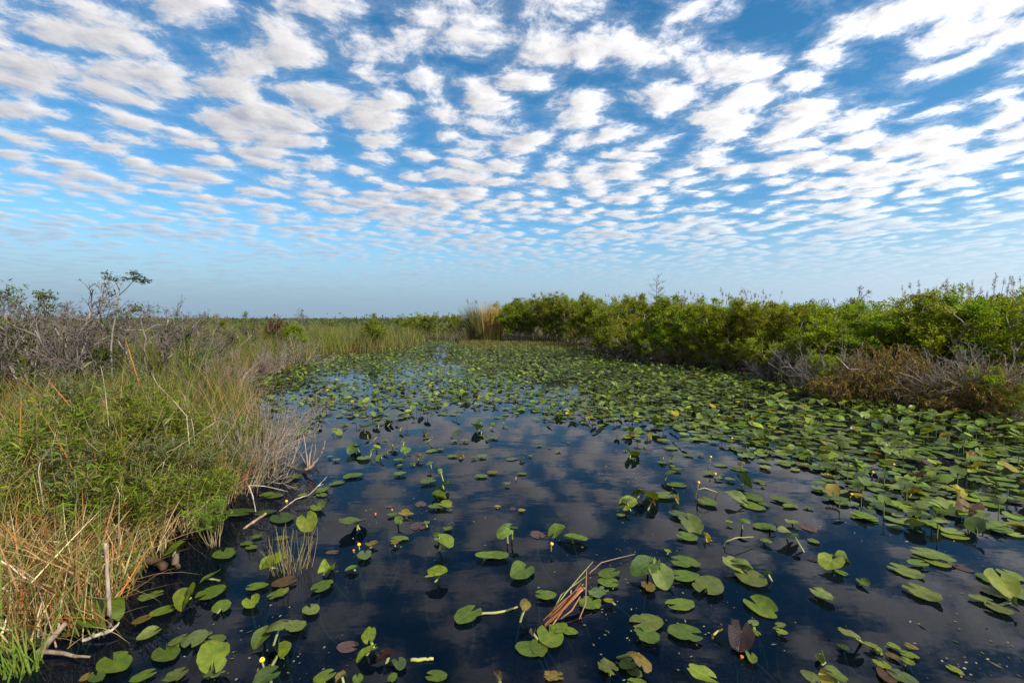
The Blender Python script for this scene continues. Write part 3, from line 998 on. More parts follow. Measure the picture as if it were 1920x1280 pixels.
# narrow-leaved plants crowding the near left bank
def narrow_proto(seed, height, nstem, pal, per=48, L=0.13, W=0.0175):
    rng = np.random.default_rng(seed)
    bs, bl = Buf(), Buf()
    polys = []
    P, D = [], []
    for i in range(nstem):
        a = rng.uniform(0, 6.28)
        tilt = rng.uniform(0.05, 0.5)
        d = np.array([math.sin(tilt) * math.cos(a), math.sin(tilt) * math.sin(a), math.cos(tilt)])
        p = np.array([0.16 * math.cos(a) * rng.uniform(0, 1), 0.16 * math.sin(a) * rng.uniform(0, 1), -0.1])
        hh = height * rng.uniform(0.65, 1.0)
        pts = [p]
        for s in range(6):
            d = unit(d + rng.normal(0, 0.11, 3) + [0, 0, 0.03])
            pts.append(pts[-1] + d * hh / 6)
        pts = np.array(pts)
        polys.append((pts, np.linspace(0.007, 0.003, 7)))
        t = rng.uniform(0.35, 1.0, per) ** 0.7 * 6
        j = np.minimum(t.astype(int), 5)
        f = (t - j)[:, None]
        P.append(pts[j] * (1 - f) + pts[j + 1] * f)
        ang = rng.uniform(0, 6.28, per)
        D.append(np.stack([np.cos(ang), np.sin(ang), rng.uniform(0.2, 1.1, per)], 1))
        for c in range(3):                                           # side shoots
            t0 = rng.uniform(0.45, 0.95) * 6
            j0 = int(min(t0, 5))
            q = pts[j0]
            dd = unit(np.array([rng.normal(), rng.normal(), 0.9]))
            side_pts = np.array([q, q + dd * 0.12, q + dd * 0.22 + [0, 0, 0.04], q + dd * 0.30 + [0, 0, 0.09]]) * 1.0
            polys.append((side_pts, np.array([.0045, .004, .003, .002])))
            m = 14
            tt = rng.uniform(0.2, 1, m) * 3
            jj = np.minimum(tt.astype(int), 2)
            ff = (tt - jj)[:, None]
            P.append(side_pts[jj] * (1 - ff) + side_pts[jj + 1] * ff)
            ang = rng.uniform(0, 6.28, m)
            D.append(np.stack([np.cos(ang), np.sin(ang), rng.uniform(0.2, 1.2, m)], 1))
    tubes(bs, polys, 4, (0.19, 0.15, 0.075))
    P, D = np.concatenate(P), np.concatenate(D)
    n = len(P)
    long_leaves(bl, P, D, L * rng.uniform(0.55, 1.35, n), W * rng.uniform(0.7, 1.3, n), pick(pal, n, rng, 0.12), rng)
    return bs.mesh('stems', M_BARK), bl.mesh('crown', M_LEAF)


NARROW = [(4, (0.155, 0.215, 0.012)), (3, (0.105, 0.165, 0.010)), (2, (0.22, 0.26, 0.022)), (0.5, (0.22, 0.18, 0.05))]
GREYGREEN = [(3, (0.14, 0.17, 0.07)), (2, (0.11, 0.14, 0.045)), (1, (0.19, 0.20, 0.09))]
npr = [narrow_proto(120 + i, 1.3, 18, NARROW if i != 2 else GREYGREEN) for i in range(4)]
NP = [(70, 4.9, 770, 0, 'bright narrow-leaved bush at the left edge above the dead grass'), (165, 5.4, 735, 1, 'tall narrow-leaved bush on the left bank below the bare trees'),
      (255, 5.6, 728, 3, 'tallest narrow-leaved bush on the near left bank'), (330, 5.9, 755, 0, 'narrow-leaved bush beside the pale leaning stalk'), (15, 5.6, 775, 3, 'narrow-leaved bush cut by the left edge of the view'),
      (120, 4.4, 830, 2, 'grey green narrow-leaved bush in front of the bright ones'), (215, 4.6, 815, 1, 'narrow-leaved bush in the middle of the near left bank'), (300, 4.9, 810, 2, 'grey green narrow-leaved bush before the dry white stalks'),
      (375, 5.6, 800, 3, 'narrow-leaved bush just left of the dry white stalks'), (40, 4.2, 850, 1, 'narrow-leaved bush above the orange dead blades at the left edge'), (255, 4.25, 870, 0, 'lowest narrow-leaved bush hanging over the dead grass'),
      (345, 4.7, 880, 1, 'narrow-leaved bush near the water above the fallen log'), (160, 4.15, 880, 3, 'narrow-leaved bush right above the white weathered stake'), (430, 6.6, 790, 0, 'narrow-leaved bush behind the dry white stalks'),
      (395, 4.45, 935, 1, 'small narrow-leaved sprig at the water below the dry stalks'), (150, 7.0, 700, 2, 'narrow-leaved bush deepest in the left grass'), (300, 7.4, 715, 1, 'narrow-leaved bush behind the pale leaning stalk'), (440, 6.0, 830, 2, 'grey green bush tangled in the pale dry stalks at the shore'), (405, 5.3, 860, 3, 'bright sprigs among the tan dry stalks at the shore'), (478, 7.2, 790, 1, 'narrow-leaved bush at the water behind the pale stalks')]
for px, Y, top, pi, lab in NP:
    g = at_depth(px, 800, Y)
    h = max(at_depth(px, top, Y).z * 1.06, 0.45)
    place_shrub('narrow_leaved_bush', lab, 'bush', (g.x, Y, 0.03), rs.uniform(0, 6.28), (h / 1.25 * 0.95, h / 1.25 * 0.95, h / 1.25), npr[pi], 'narrow-leaved bushes of the left bank')


# dry stalk clumps, dead brush
def stalk_clump(seed, n, height, spread, radius, pal, width, name='stalks', twiggy=0):
    rng = np.random.default_rng(seed)
    b = Buf()
    a = rng.uniform(0, 6.28, n)
    r = radius * rng.uniform(0, 1, n) ** 0.6
    base = np.stack([r * np.cos(a), r * np.sin(a), np.full(n, -0.15)], 1)
    polys, cols = [], pick(pal, n, rng)
    cl = []
    for i in range(n):
        t = spread * rng.uniform(0.0, 1.0)
        az = a[i] + rng.normal(0, 0.7)
        d = np.array([math.sin(t) * math.cos(az), math.sin(t) * math.sin(az), math.cos(t)])
        pts = [base[i]]
        hh = height * rng.uniform(0.55, 1.05)
        for s in range(5):
            d = unit(d + rng.normal(0, 0.07, 3) + [0.02 * math.cos(az), 0.02 * math.sin(az), -0.01])
            pts.append(pts[-1] + d * hh / 5)
        pts = np.array(pts)
        polys.append((pts, np.linspace(width, width * 0.35, 6)))
        cl.append(cols[i])
        for k in range(twiggy):
            j = rng.integers(2, 5)
            dd = unit(d + rng.normal(0, 0.6, 3))
            polys.append((np.array([pts[j], pts[j] + dd * hh * 0.12, pts[j] + dd * hh * 0.2]), np.array([width * 0.5, width * 0.4, width * 0.25])))
            cl.append(cols[i])
    tubes(b, polys, 3, cols=cl)
    return b.mesh(name, M_DRY)


for i, (px, py, top, n, sp, rad, lab) in enumerate(((478, 905, 770, 55, 0.55, 0.30, 'clump of pale dry stalks at the water beside the forked dead branch'), (425, 930, 775, 48, 0.5, 0.30, 'clump of pale dry stalks in the bend of the near left shore'),
                                                   (380, 950, 800, 42, 0.55, 0.28, 'tan dry stalk clump left of the pale ones at the shore'), (335, 985, 830, 40, 0.6, 0.25, 'brown dry stalk clump above the fallen log'),
                                                   (500, 850, 745, 45, 0.6, 0.30, 'dry white twig clump reaching over the water'))):
    g = ground(px, py)
    h = at_depth(px, top, g.y).z
    me = stalk_clump(140 + i, n, h * 1.08, sp, rad, PALE if i in (0, 1, 4) else STRAW, 0.0042, twiggy=2 if i in (0, 4) else 1)
    o = link('dry_stalk_clump', me, None, (g.x, g.y + 0.1, 0.0))
    tag(o, lab, 'dry stalks', 'dry stalk clumps of the left shore')
g = ground(545, 1062)
o = link('sedge_tuft', stalk_clump(150, 75, 0.52, 0.35, 0.17, [(2, (0.33, 0.24, 0.10)), (2, (0.19, 0.19, 0.06)), (1, (0.42, 0.36, 0.22))], 0.0028), None, (g.x, g.y, 0))
tag(o, 'thin dry sedge tuft standing in the water off the left bank', 'sedge')
# fresh sedge in the near corner
b = Buf()
rng = np.random.default_rng(8)
n = 46
blades(b, np.stack([rng.normal(0, 0.05, n), rng.normal(0, 0.05, n), np.full(n, -0.05)], 1), rng.uniform(0, 6.28, n), rng.uniform(0, 0.35, n), rng.uniform(0.1, 0.6, n), rng.uniform(0.2, 0.42, n), rng.uniform(0.008, 0.016, n), 5,
       pick([(3, (0.13, 0.20, 0.025)), (2, (0.17, 0.22, 0.03)), (0.5, (0.35, 0.17, 0.03))], n, rng), rng)
g = ground(38, 1262)
o = link('green_sedge_tuft', b.mesh('green_sedge_tuft', M_GRASS), None, (g.x, g.y, 0.0))
tag(o, 'bright green sedge tuft in the lower left corner', 'sedge')

# golden reed clump at the far end
Y = ground(905, 640).y
h = at_depth(905, 560, Y).z
o = thing('golden_reed_clump', 'tall golden reed clump at the far end of the pond', 'reeds', (at_depth(903, 640, Y).x, Y + 0.8, 0))
rng = np.random.default_rng(61)
b = Buf()
n = 1700
a = rng.uniform(0, 6.28, n)
r = 1.45 * rng.uniform(0, 1, n) ** 0.5
bx = r * np.cos(a) + 0.45
az = np.where(bx < 0.4, rng.normal(3.14, 0.8, n), rng.uniform(0, 6.28, n))
blades(b, np.stack([bx, 0.6 * r * np.sin(a), np.full(n, -0.1)], 1), az, rng.uniform(0.0, 0.2, n) + np.where(bx < 0.2, rng.uniform(0, 0.38, n), 0), rng.uniform(0, 0.12, n), h * rng.uniform(0.6, 1.02, n), rng.uniform(0.035, 0.06, n), 4,
       np.where((bx < 0.15)[:, None], pick([(2, (0.17, 0.145, 0.055)), (2, (0.12, 0.125, 0.04))], n, rng), pick([(3, (0.44, 0.30, 0.085)), (2, (0.36, 0.24, 0.065)), (1, (0.27, 0.20, 0.06))], n, rng)), rng)  # sunlit right side painted gold, left stalks painted dimmer
link('stalks', b.mesh('stalks', M_GRASS), o)


def plume(buf, base, rng, L, col):
    n = 40
    t = rng.uniform(0, 1, n)
    pos = np.array(base)[None] + np.stack([0 * t, 0 * t, t * L], 1)
    a = rng.uniform(0, 6.28, n)
    d = np.stack([np.cos(a), np.sin(a), rng.uniform(0.6, 1.6, n)], 1)
    leaves(buf, pos, d, L * 0.45 * (1 - 0.6 * t) * rng.uniform(0.6, 1.2, n), np.full(n, L * 0.045), np.clip(np.array(col)[None] * rng.uniform(0.7, 1.3, (n, 1)), 0, 1), rng, droop=0.3)


bpl = Buf()
for k in range(12):
    plume(bpl, (rng.uniform(-1.6, 1.0), rng.uniform(-0.4, 0.4), h * rng.uniform(0.86, 0.94)), rng, 0.28, (0.16, 0.11, 0.075))
link('plumes', bpl.mesh('plumes', M_DRY), o)['kind'] = 'stuff'
me = stalk_clump(160, 120, 2.6, 0.75, 0.5, [(1, (0.22, 0.17, 0.09)), (1, (0.13, 0.13, 0.05))], 0.012)
g = ground(868, 640)
o = link('leaning_reed_clump', me, None, (g.x, g.y + 0.5, 0))
tag(o, 'thin leaning reeds at the left foot of the golden reed clump', 'reeds')

# tall plumed reeds over the right bank
def plumed(label, px, Y, top, n, wid, seed):
    rng = np.random.default_rng(seed)
    g = at_depth(px, 600, Y)
    h = at_depth(px, top, Y).z
    o = thing('plumed_reed_clump', label, 'reeds', (g.x, Y, 0), 0, 1, 'plumed reeds of the right bank')
    b, bpl = Buf(), Buf()
    polys = []
    for k in range(n):
        x, y = rng.uniform(-wid, wid), rng.uniform(-0.5, 0.5)
        hh = h * rng.uniform(0.80, 1.0)
        lean = rng.normal(0, 0.10, 2)
        polys.append((np.array([[x, y, -0.1], [x + lean[0] * hh * 0.4, y + lean[1] * hh * .4, hh * 0.5], [x + lean[0] * hh, y + lean[1] * hh, hh]]), np.array([0.012, 0.01, 0.006])))
        plume(bpl, (x + lean[0] * hh, y + lean[1] * hh, hh * 0.965), rng, rng.uniform(0.16, 0.32), (0.27, 0.20, 0.175))
    tubes(b, polys, 3, (0.23, 0.16, 0.10))
    link('stalks', b.mesh('stalks', M_DRY), o)
    link('plumes', bpl.mesh('plumes', M_DRY), o)['kind'] = 'stuff'
    return o


plumed('pale plumed reeds behind the middle shrubs of the right bank', 1330, 26, 546, 34, 2.0, 201)
plumed('short plumed reeds right of the bare skyline tree', 1405, 25, 543, 30, 1.1, 202)
plumed('brown plumed reeds rising over the shrubs near the right edge', 1775, 16, 530, 46, 1.6, 203)
plumed('tallest plumed reeds at the right edge of the skyline', 1895, 15, 512, 12, 0.5, 204)
plumed('few plumed reeds above the far shrubs beside the golden reeds', 1180, 34, 551, 22, 1.6, 205)

# bare skyline tree and leafless top
sky_spec = dict(seg=[8, 3, 2], jit=[0.02, 0.12, 0.2], up=[0.02, 0.03, 0.05], taper=[0.2, 0.3, 0.5], n=[30, 4], t0=[0.35, 0.2], ang=[1.25, 0.7], ratio=[0.2, 0.45], rr=[0.3, 0.6])
rng = np.random.default_rng(5)
br = []
Y = 30.0
h = at_depth(1232, 516, Y).z
grow(rng, (0, 0, -0.1), (0, 0, 1), h, 0.045, sky_spec, 0, br)
b = Buf()
tubes(b, [(p, np.maximum(r, 0.008)) for lv, p, r in br if lv == 0], 5, (0.14, 0.12, 0.115))
o = thing('bare_skyline_tree', 'thin bare cypress-like tree on the skyline above the right bank', 'tree', (at_depth(1232, 600, Y).x, Y, 0))
link('trunk', b.mesh('trunk', M_BARK), o)
b = Buf()
tubes(b, [(p, np.maximum(r, 0.007)) for lv, p, r in br if lv > 0], 3, (0.14, 0.12, 0.115))
link('twigs', b.mesh('twigs', M_BARK), o)
Y = 19.0
h = at_depth(1560, 542, Y).z
place_shrub('bare_tree', 'leafless branching top above the shrubs behind the grey branches', 'tree', (at_depth(1560, 600, Y).x, Y, 0), 1.0, (h / 2.6, h / 2.6, h / top_of(bp3[1])), bp3[:2], None, ('trunk', 'twigs'))

# dead grey brush along the foot of the right bank
BRUSH = dict(seg=[6, 5, 3, 2], jit=[0.16, 0.2, 0.22, 0.2], up=[0.03, 0.05, 0.04, 0.03], taper=[0.4, 0.4, 0.4, 0.5], n=[8, 5, 3], t0=[0.2, 0.2, 0.2], ang=[0.6, 0.7, 0.7], ratio=[0.55, 0.55, 0.55], rr=[0.55, 0.55, 0.6])
ASH = (0.22, 0.195, 0.175)


def brush_proto(seed, height, spread, nstem, lean, bark=ASH, twig=(0.135, 0.11, 0.095)):
    rng = np.random.default_rng(seed)
    br = []
    for i in range(nstem):
        a = rng.uniform(0, 6.283)
        t = spread * rng.uniform(0.2, 1)
        d = unit(np.array([math.sin(t) * math.cos(a) + lean[0], math.sin(t) * math.sin(a) + lean[1], math.cos(t)]))
        grow(rng, (0.3 * math.cos(a) * rng.uniform(0, 1), 0.2 * math.sin(a), -0.12), d, height * rng.uniform(0.6, 1), 0.0075 * height, BRUSH, 0, br)
    b1, b2 = Buf(), Buf()
    tubes(b1, [(p, np.maximum(r, 0.0042)) for lv, p, r in br if lv <= 1], 4, bark)
    tubes(b2, [(p, np.maximum(r, 0.003)) for lv, p, r in br if lv > 1], 3, twig)
    return b1.mesh('branches', M_BARK), b2.mesh('twigs', M_BARK)


br1, br2, br3 = brush_proto(211, 1.5, 0.9, 10, (-0.5, -0.2)), brush_proto(212, 1.5, 0.9, 9, (0, 0)), brush_proto(213, 1.3, 1.05, 15, (-0.3, 0.0), (0.22, 0.17, 0.13), (0.16, 0.12, 0.09))
br4 = brush_proto(214, 1.3, 0.75, 11, (0.5, -0.1), (0.22, 0.185, 0.145), (0.16, 0.135, 0.105))
for px, py, top, me, rz, lab, grp in ((505, 862, 742, br4, 0.0, 'white dead twigs leaning out over the water beside the brown post', 0), (462, 905, 770, br4, 0.3, 'white dead twigs at the near end of the pale dry stalks', 0), (1480, 724, 645, br1, 0.0, 'whitest bare grey branches drooping to the water on the right bank', 1), (1560, 742, 640, br2, 1.0, 'bare grey brush between the drooping branches and the fern mound', 1),
                                      (1850, 780, 640, br2, 2.2, 'bare grey brush right of the brown fern mound', 1), (1440, 714, 660, br2, 3.0, 'thin grey brush at the left end of the drooping branches', 1),
                                      (1790, 772, 655, br1, 0.4, 'grey brush sticking out behind the brown fern mound', 1), (1310, 688, 640, br3, 0.0, 'tan dead brush under the middle shrubs of the right bank', 1),
                                      (1240, 682, 640, br3, 1.4, 'dead brush with pale driftwood under the right bank shrubs', 1), (1640, 752, 645, br2, 4.0, 'grey dead brush behind the left flank of the fern mound', 1),
                                      (1590, 750, 665, br1, 0.9, 'grey brown brush right below the small light green bush', 1), (1365, 695, 645, br2, 1.9, 'grey dead stems under the shrubs left of the drooping branches', 1), (1160, 668, 630, br3, 4.4, 'thin dead stems under the shrubs near the driftwood arch', 1),
                                      (1108, 656, 625, br2, 0.7, 'small grey dead brush at the inner bend of the right bank', 1),
                                      (425, 735, 655, br3, 0.5, 'reddish grey dead brush at the left shore bend', 0), (470, 712, 650, br3, 2.5, 'dead brush hanging over the water below the left grass', 0), (560, 686, 632, br1, 2.9, 'white dead branches at the point of the left bank', 0),
                                      (385, 760, 665, br3, 4.1, 'brown grey dead brush left of the shore bend', 0), (330, 745, 650, br2, 3.3, 'pale bent dead brush below the bare trees', 0), (445, 748, 690, br3, 5.8, 'lowest dead brush touching the water at the left shore bend', 0), (370, 725, 640, br1, 1.2, 'pale dead branches lying over the left grass', 0),
                                      (500, 700, 640, br2, 5.0, 'grey dead brush just before the point of the left bank', 0)):
    g = ground(px, py)
    h = at_depth(px, top, g.y).z
    place_shrub('dead_brush', lab, 'dead brush', (g.x, g.y + 0.15, 0), rz, h / 1.35, me, 'dead brush of the right bank' if grp else 'dead brush of the left bank', ('branches', 'twigs'))

# brown fern mounds
for fpx_, fpy_, fsx, fh, nst, seed_, lab in ((1690, 766, 1.35, 1.45, 300, 71, 'rounded mound of brown dried fern at the foot of the right bank'), (1885, 792, 0.9, 1.15, 190, 72, 'smaller brown fern patch cut by the right edge')):
    g = ground(fpx_, fpy_)
    o = thing('brown_fern_mound', lab, 'fern', (g.x, g.y + 0.7, 0))
    rng = np.random.default_rng(seed_)
    b, b2 = Buf(), Buf()
    polys, P, D = [], [], []
    for i in range(nst):
        a = rng.uniform(0, 6.28)
        r = rng.uniform(0, 1) ** 0.6
        x, y = fsx * r * math.cos(a), 0.65 * r * math.sin(a)
        hh = fh * math.sqrt(max(0.08, 1 - (0.85 * r) ** 2)) * rng.uniform(0.6, 1.08) * (0.85 + 0.2 * math.sin(x * 3.0 + 1))
        out_ = np.array([math.cos(a), math.sin(a), 0])
        pts = np.array([[x * .8, y * .8, -0.1], [x, y, hh * 0.5], np.array([x, y, hh * 0.9]) + out_ * 0.1, np.array([x, y, hh]) + out_ * 0.28, np.array([x, y, hh * 0.82]) + out_ * 0.5])
        pts[1:] += rng.normal(0, 0.05, (4, 3))
        polys.append((pts, np.linspace(0.007, 0.003, 5)))
        t = rng.uniform(0.5, 4, 44)
        j = np.minimum(t.astype(int), 3)
        f = (t - j)[:, None]
        P.append(pts[j] * (1 - f) + pts[j + 1] * f)
        D.append(rng.normal(0, 1, (44, 3)) + out_ * 0.5)
    tubes(b, polys, 3, (0.15, 0.09, 0.045))
    P, D = np.concatenate(P), np.concatenate(D)
    n = len(P)
    leaves(b2, P, D, rng.uniform(0.05, 0.13, n), rng.uniform(0.008, 0.018, n), pick([(3, (0.23, 0.145, 0.028)), (2, (0.13, 0.08, 0.018)), (2, (0.34, 0.22, 0.06)), (2.2, (0.15, 0.16, 0.02))], n, rng, 0.15), rng, droop=0.2)
    link('stems', b.mesh('stems', M_BARK), o)
    link('fronds', b2.mesh('fronds', M_DRY), o)


# ------------------------------------------------------------------ single pieces of dead wood, stalks
def stick(name, label, cat, pts, radii, mat=M_WOOD, sides=8, branches=(), tint=(1, 1, 1), group=None):
    """one stick or branch through places given in the world; side branches belong to it"""
    p0 = Vector(pts[0])
    b = Buf()

    def fine(pp, rr, seed):
        r_ = np.random.default_rng(seed)
        q, s = [], []
        for i in range(len(pp) - 1):
            for k in range(4):
                f = k / 4
                q.append(np.array(pp[i]) * (1 - f) + np.array(pp[i + 1]) * f)
                s.append(rr[i] * (1 - f) + rr[i + 1] * f)
        q.append(np.array(pp[-1]))
        s.append(rr[-1])
        q = np.array(q) - np.array(p0)
        q[1:] += r_.normal(0, 1, (len(q) - 1, 3)) * np.mean(rr) * 0.22
        return q, np.array(s) * r_.uniform(0.82, 1.15, len(s))
    tubes(b, [fine(pts, radii, len(label))], sides, tint)
    for k, (bp_, br_) in enumerate(branches):
        tubes(b, [fine(bp_, br_, len(label) + k + 1)], sides, tint)
    o = link(name, b.mesh(name, mat, True), None, p0)
    return tag(o, label, cat, group)


def up(px, py, gx_, gy_, dz=0.0):
    """a place right above the ground point seen at (gx_, gy_)"""
    return at_depth(px, py, ground(gx_, gy_).y + dz)


gr = lambda px, py, z=0.0: ground(px, py, z)
b0 = gr(207, 1200, -0.15)
stick('weathered_stake', 'white weathered stake standing upright at the near left bank', 'stake', [b0, up(205, 1150, 207, 1185), up(202, 1090, 207, 1185), up(197, 1018, 207, 1185)], [0.014, 0.013, 0.012, 0.009], tint=(0.7, 0.64, 0.56))
stick('crooked_stick', 'crooked stick lying in the water at the foot of the white stake', 'stick', [gr(155, 1200, 0.01), gr(190, 1188, 0.03), gr(208, 1182, 0.04), gr(224, 1166, 0.06)], [0.012, 0.014, 0.012, 0.006])
stick('fallen_branch', 'dark fallen branch forming a V in the lower left corner', 'branch', [gr(70, 1225, 0.02), gr(98, 1195, 0.08), gr(125, 1168, 0.14)], [0.022, 0.02, 0.016], M_WOOD, tint=(0.5, 0.42, 0.36),
      branches=[([gr(72, 1222, 0.02), gr(120, 1224, 0.02), gr(168, 1232, 0.03)], [0.016, 0.011, 0.006])])
stick('fallen_log', 'brown fallen log at the waterline left of the short stump', 'log', [gr(225, 1030, 0.08), gr(268, 1046, 0.06), gr(312, 1062, 0.02)], [0.034, 0.038, 0.03], M_LOG, 10, tint=(0.7, 0.6, 0.5))
stick('short_stump', 'short rotten stump standing in the water by the fallen log', 'stump', [gr(331, 1075, -0.3), up(331, 1060, 331, 1072), up(330, 1036, 331, 1072)], [0.034, 0.032, 0.027], M_WOOD, 10, tint=(0.3, 0.24, 0.19))
stick('leaning_branch', 'short brown branch leaning out of the water above the sedge tuft', 'branch', [gr(450, 996, -0.02), gr(475, 978, 0.04), gr(499, 962, 0.10)], [0.012, 0.014, 0.012], tint=(0.8, 0.65, 0.5))
y0 = ground(470, 965).y
stick('white_twig', 'thin white bent twig over the water beside the dry stalks', 'twig', [gr(480, 965, -0.05), at_depth(474, 930, y0), at_depth(466, 909, y0)], [0.007, 0.006, 0.006], sides=5,
      branches=[([at_depth(466, 909, y0), at_depth(498, 911, y0), at_depth(540, 921, y0)], [0.006, 0.005, 0.003]), ([at_depth(500, 911, y0), at_depth(515, 901, y0), at_depth(530, 890, y0)], [0.004, 0.003, 0.002])], tint=(1.25, 1.2, 1.15))
stick('grey_twig', 'long thin grey twig slanting over the water below the forked branch', 'twig', [gr(524, 958, 0.0), gr(555, 935, 0.09), gr(580, 927, 0.10), gr(600, 907, 0.17), gr(614, 892, 0.22)], [0.006, 0.006, 0.005, 0.004, 0.002], sides=5, tint=(1.1, 1.1, 1.05),
      branches=[([gr(580, 927, 0.10), gr(595, 912, 0.13), gr(606, 907, 0.14)], [0.003, 0.003, 0.002])])
y0 = ground(567, 889).y
stick('forked_dead_branch', 'forked dead branch rising out of the open water', 'branch', [gr(562, 892, -0.1), at_depth(575, 880, y0), at_depth(583, 876, y0), at_depth(598, 858, y0), at_depth(606, 842, y0), at_depth(610, 826, y0)], [0.018, 0.022, 0.02, 0.014, 0.01, 0.004], tint=(0.72, 0.56, 0.45),
      branches=[([at_depth(577, 879, y0), at_depth(575, 855, y0), at_depth(569, 815, y0)], [0.014, 0.010, 0.004]), ([at_depth(579, 876, y0), at_depth(582, 850, y0), at_depth(586, 832, y0)], [0.012, 0.009, 0.004]),
                ([at_depth(584, 872, y0), at_depth(592, 842, y0), at_depth(590, 812, y0)], [0.005, 0.004, 0.002]), ([at_depth(574, 870, y0), at_depth(566, 855, y0), at_depth(561, 846, y0)], [0.005, 0.004, 0.002])])
y0 = ground(512, 897).y
stick('brown_post', 'thin brown upright dead stem left of the forked branch', 'stem', [gr(511, 897, -0.1), at_depth(511, 870, y0), at_depth(513, 834, y0)], [0.016, 0.015, 0.012], tint=(0.85, 0.6, 0.38))
y0 = ground(532, 895).y
stick('curved_dead_stem', 'curved bare stem between the brown post and the forked branch', 'stem', [gr(531, 895, -0.1), at_depth(545, 874, y0), at_depth(553, 855, y0), at_depth(555, 838, y0)], [0.012, 0.011, 0.009, 0.005], tint=(0.7, 0.62, 0.56))
# long bare stalks over the left bank
for pts, Y, r, lab in ((((284, 700), (296, 722), (320, 745), (350, 780)), 5.2, 0.0042, 'long pale leaning stalk over the left bank'), (((190, 690), (197, 730), (203, 790)), 4.9, 0.0032, 'tall thin pale stalk left of the leaning one'),
                       (((344, 740), (355, 770), (362, 800)), 5.6, 0.0035, 'pale stalk right of the leaning one'), (((405, 790), (330, 840), (312, 848), (298, 905)), 4.7, 0.0042, 'pale bent stalk arching over the near bushes'),
                       (((104, 812), (98, 838), (76, 862), (72, 885)), 4.0, 0.0042, 'white crooked stem among the near left bushes'), (((222, 1010), (224, 925), (218, 910)), 3.9, 0.0032, 'white straight stalk above the weathered stake')):
    P_ = [at_depth(a, c, Y) for a, c in pts]
    low = P_[-1] if P_[-1].z < P_[0].z else P_[0]
    foot = Vector((low.x + 0.03, Y + 0.05, 0.0))
    P_ = ([foot] + P_[::-1]) if low is P_[-1] else ([foot] + P_)
    stick('bare_stalk', lab, 'stalk', P_, list(np.linspace(r * 1.2, r * 0.5, len(P_))), M_WOOD, 5, tint=(0.95, 0.9, 0.82), group='bare stalks of the left bank')
# orange dead blades
for i, (pts, lab) in enumerate(((((40, 742), (38, 800)), 'short orange dead blade at the left edge of the bank'), (((92, 715), (118, 745)), 'orange dead blade below the bare trees'), (((234, 632), (252, 690)), 'long orange dead blade beside the sapling trunk'),
                                (((0, 975), (20, 1000)), 'orange dead blade low at the left edge'))):
    Y = (4.6, 5.6, 9.0, 3.6)[i]
    q = [at_depth(a, c, Y) for a, c in pts]
    d = q[0] - q[1]
    foot = q[1] - d * 0.6
    bb = Buf()
    P_ = np.array([foot, q[1], (q[0] + q[1]) / 2, q[0]]) - np.array(foot)
    wv = np.array([0.0035, 0.002, 0]) * (Y / 4.6)
    V = np.concatenate([P_ - wv * np.array([[1], [1], [1], [.2]]), P_ + wv * np.array([[1], [1], [1], [.2]])])
    bb.add(V, None, [[0, 4, 5, 1], [1, 5, 6, 2], [2, 6, 7, 3]], (0.36, 0.14, 0.02))
    o = link('orange_blade', bb.mesh('orange_blade', M_GRASS), None, foot)
    tag(o, lab, 'grass blade', 'orange dead blades')
# the pale driftwood arms on the right bank
y0 = ground(1510, 728).y
stick('pale_drooping_arm', 'pale hooked branch end hanging to the water on the right bank', 'branch', [at_depth(1440, 680, y0 + .5), at_depth(1480, 705, y0 + .2), at_depth(1503, 704, y0), at_depth(1505, 722, y0), gr(1497, 732, 0.0)], [0.014, 0.016, 0.015, 0.012, 0.006], tint=(1.2, 1.15, 1.1), sides=6)
y0 = ground(1640, 757).y
stick('arched_branch', 'long pale arched branch lying across the front of the fern mound', 'branch', [at_depth(1568, 668, y0 + .4), at_depth(1592, 692, y0), at_depth(1625, 693, y0 - .1), at_depth(1650, 705, y0 - .1), at_depth(1672, 725, y0 - .1), gr(1690, 762, -0.02)], [0.008, 0.014, 0.016, 0.018, 0.02, 0.02], tint=(0.95, 0.9, 0.85), sides=6)
y0 = ground(1180, 676).y
stick('driftwood_arch', 'pale driftwood arch at the waterline of the right bank', 'branch', [gr(1174, 672, 0.0), at_depth(1182, 661, y0), at_depth(1200, 653, y0), at_depth(1212, 662, y0), gr(1222, 674, 0)], [0.02, 0.024, 0.026, 0.024, 0.02], tint=(1.0, 0.92, 0.85), sides=6)

# reddish reed bundle floating in the open water
rng = np.random.default_rng(14)
b = Buf()
o0 = ground(1062, 1130)
polys, cl = [], []
for k in range(13):
    q0 = ground(1020 + rng.normal(0, 9), 1172 + rng.normal(0, 5), 0.015)
    q1 = ground(1096 + rng.normal(0, 3), 1099 + rng.normal(0, 3), 0.10 + rng.uniform(0, 0.05))
    f0, f1 = rng.uniform(-0.05, 0.3), rng.uniform(0.75, 1.04)
    a_, c_ = q0.lerp(q1, f0), q0.lerp(q1, f1)
    m_ = (a_ + c_) / 2 + Vector(rng.normal(0, 0.012, 3))
    polys.append((np.array([a_ - o0, m_ - o0, c_ - o0]), np.array([0.005, 0.006, 0.0045])))
    cl.append(np.array(random.choice([(0.21, 0.075, 0.03), (0.27, 0.12, 0.055), (0.14, 0.055, 0.03), (0.34, 0.19, 0.10)])))
tubes(b, polys, 5, cols=cl)
o = link('red_reed_bundle', b.mesh('red_reed_bundle', M_DRY, True), None, o0)
tag(o, 'bundle of reddish broken reeds floating among the near lily pads', 'reeds')
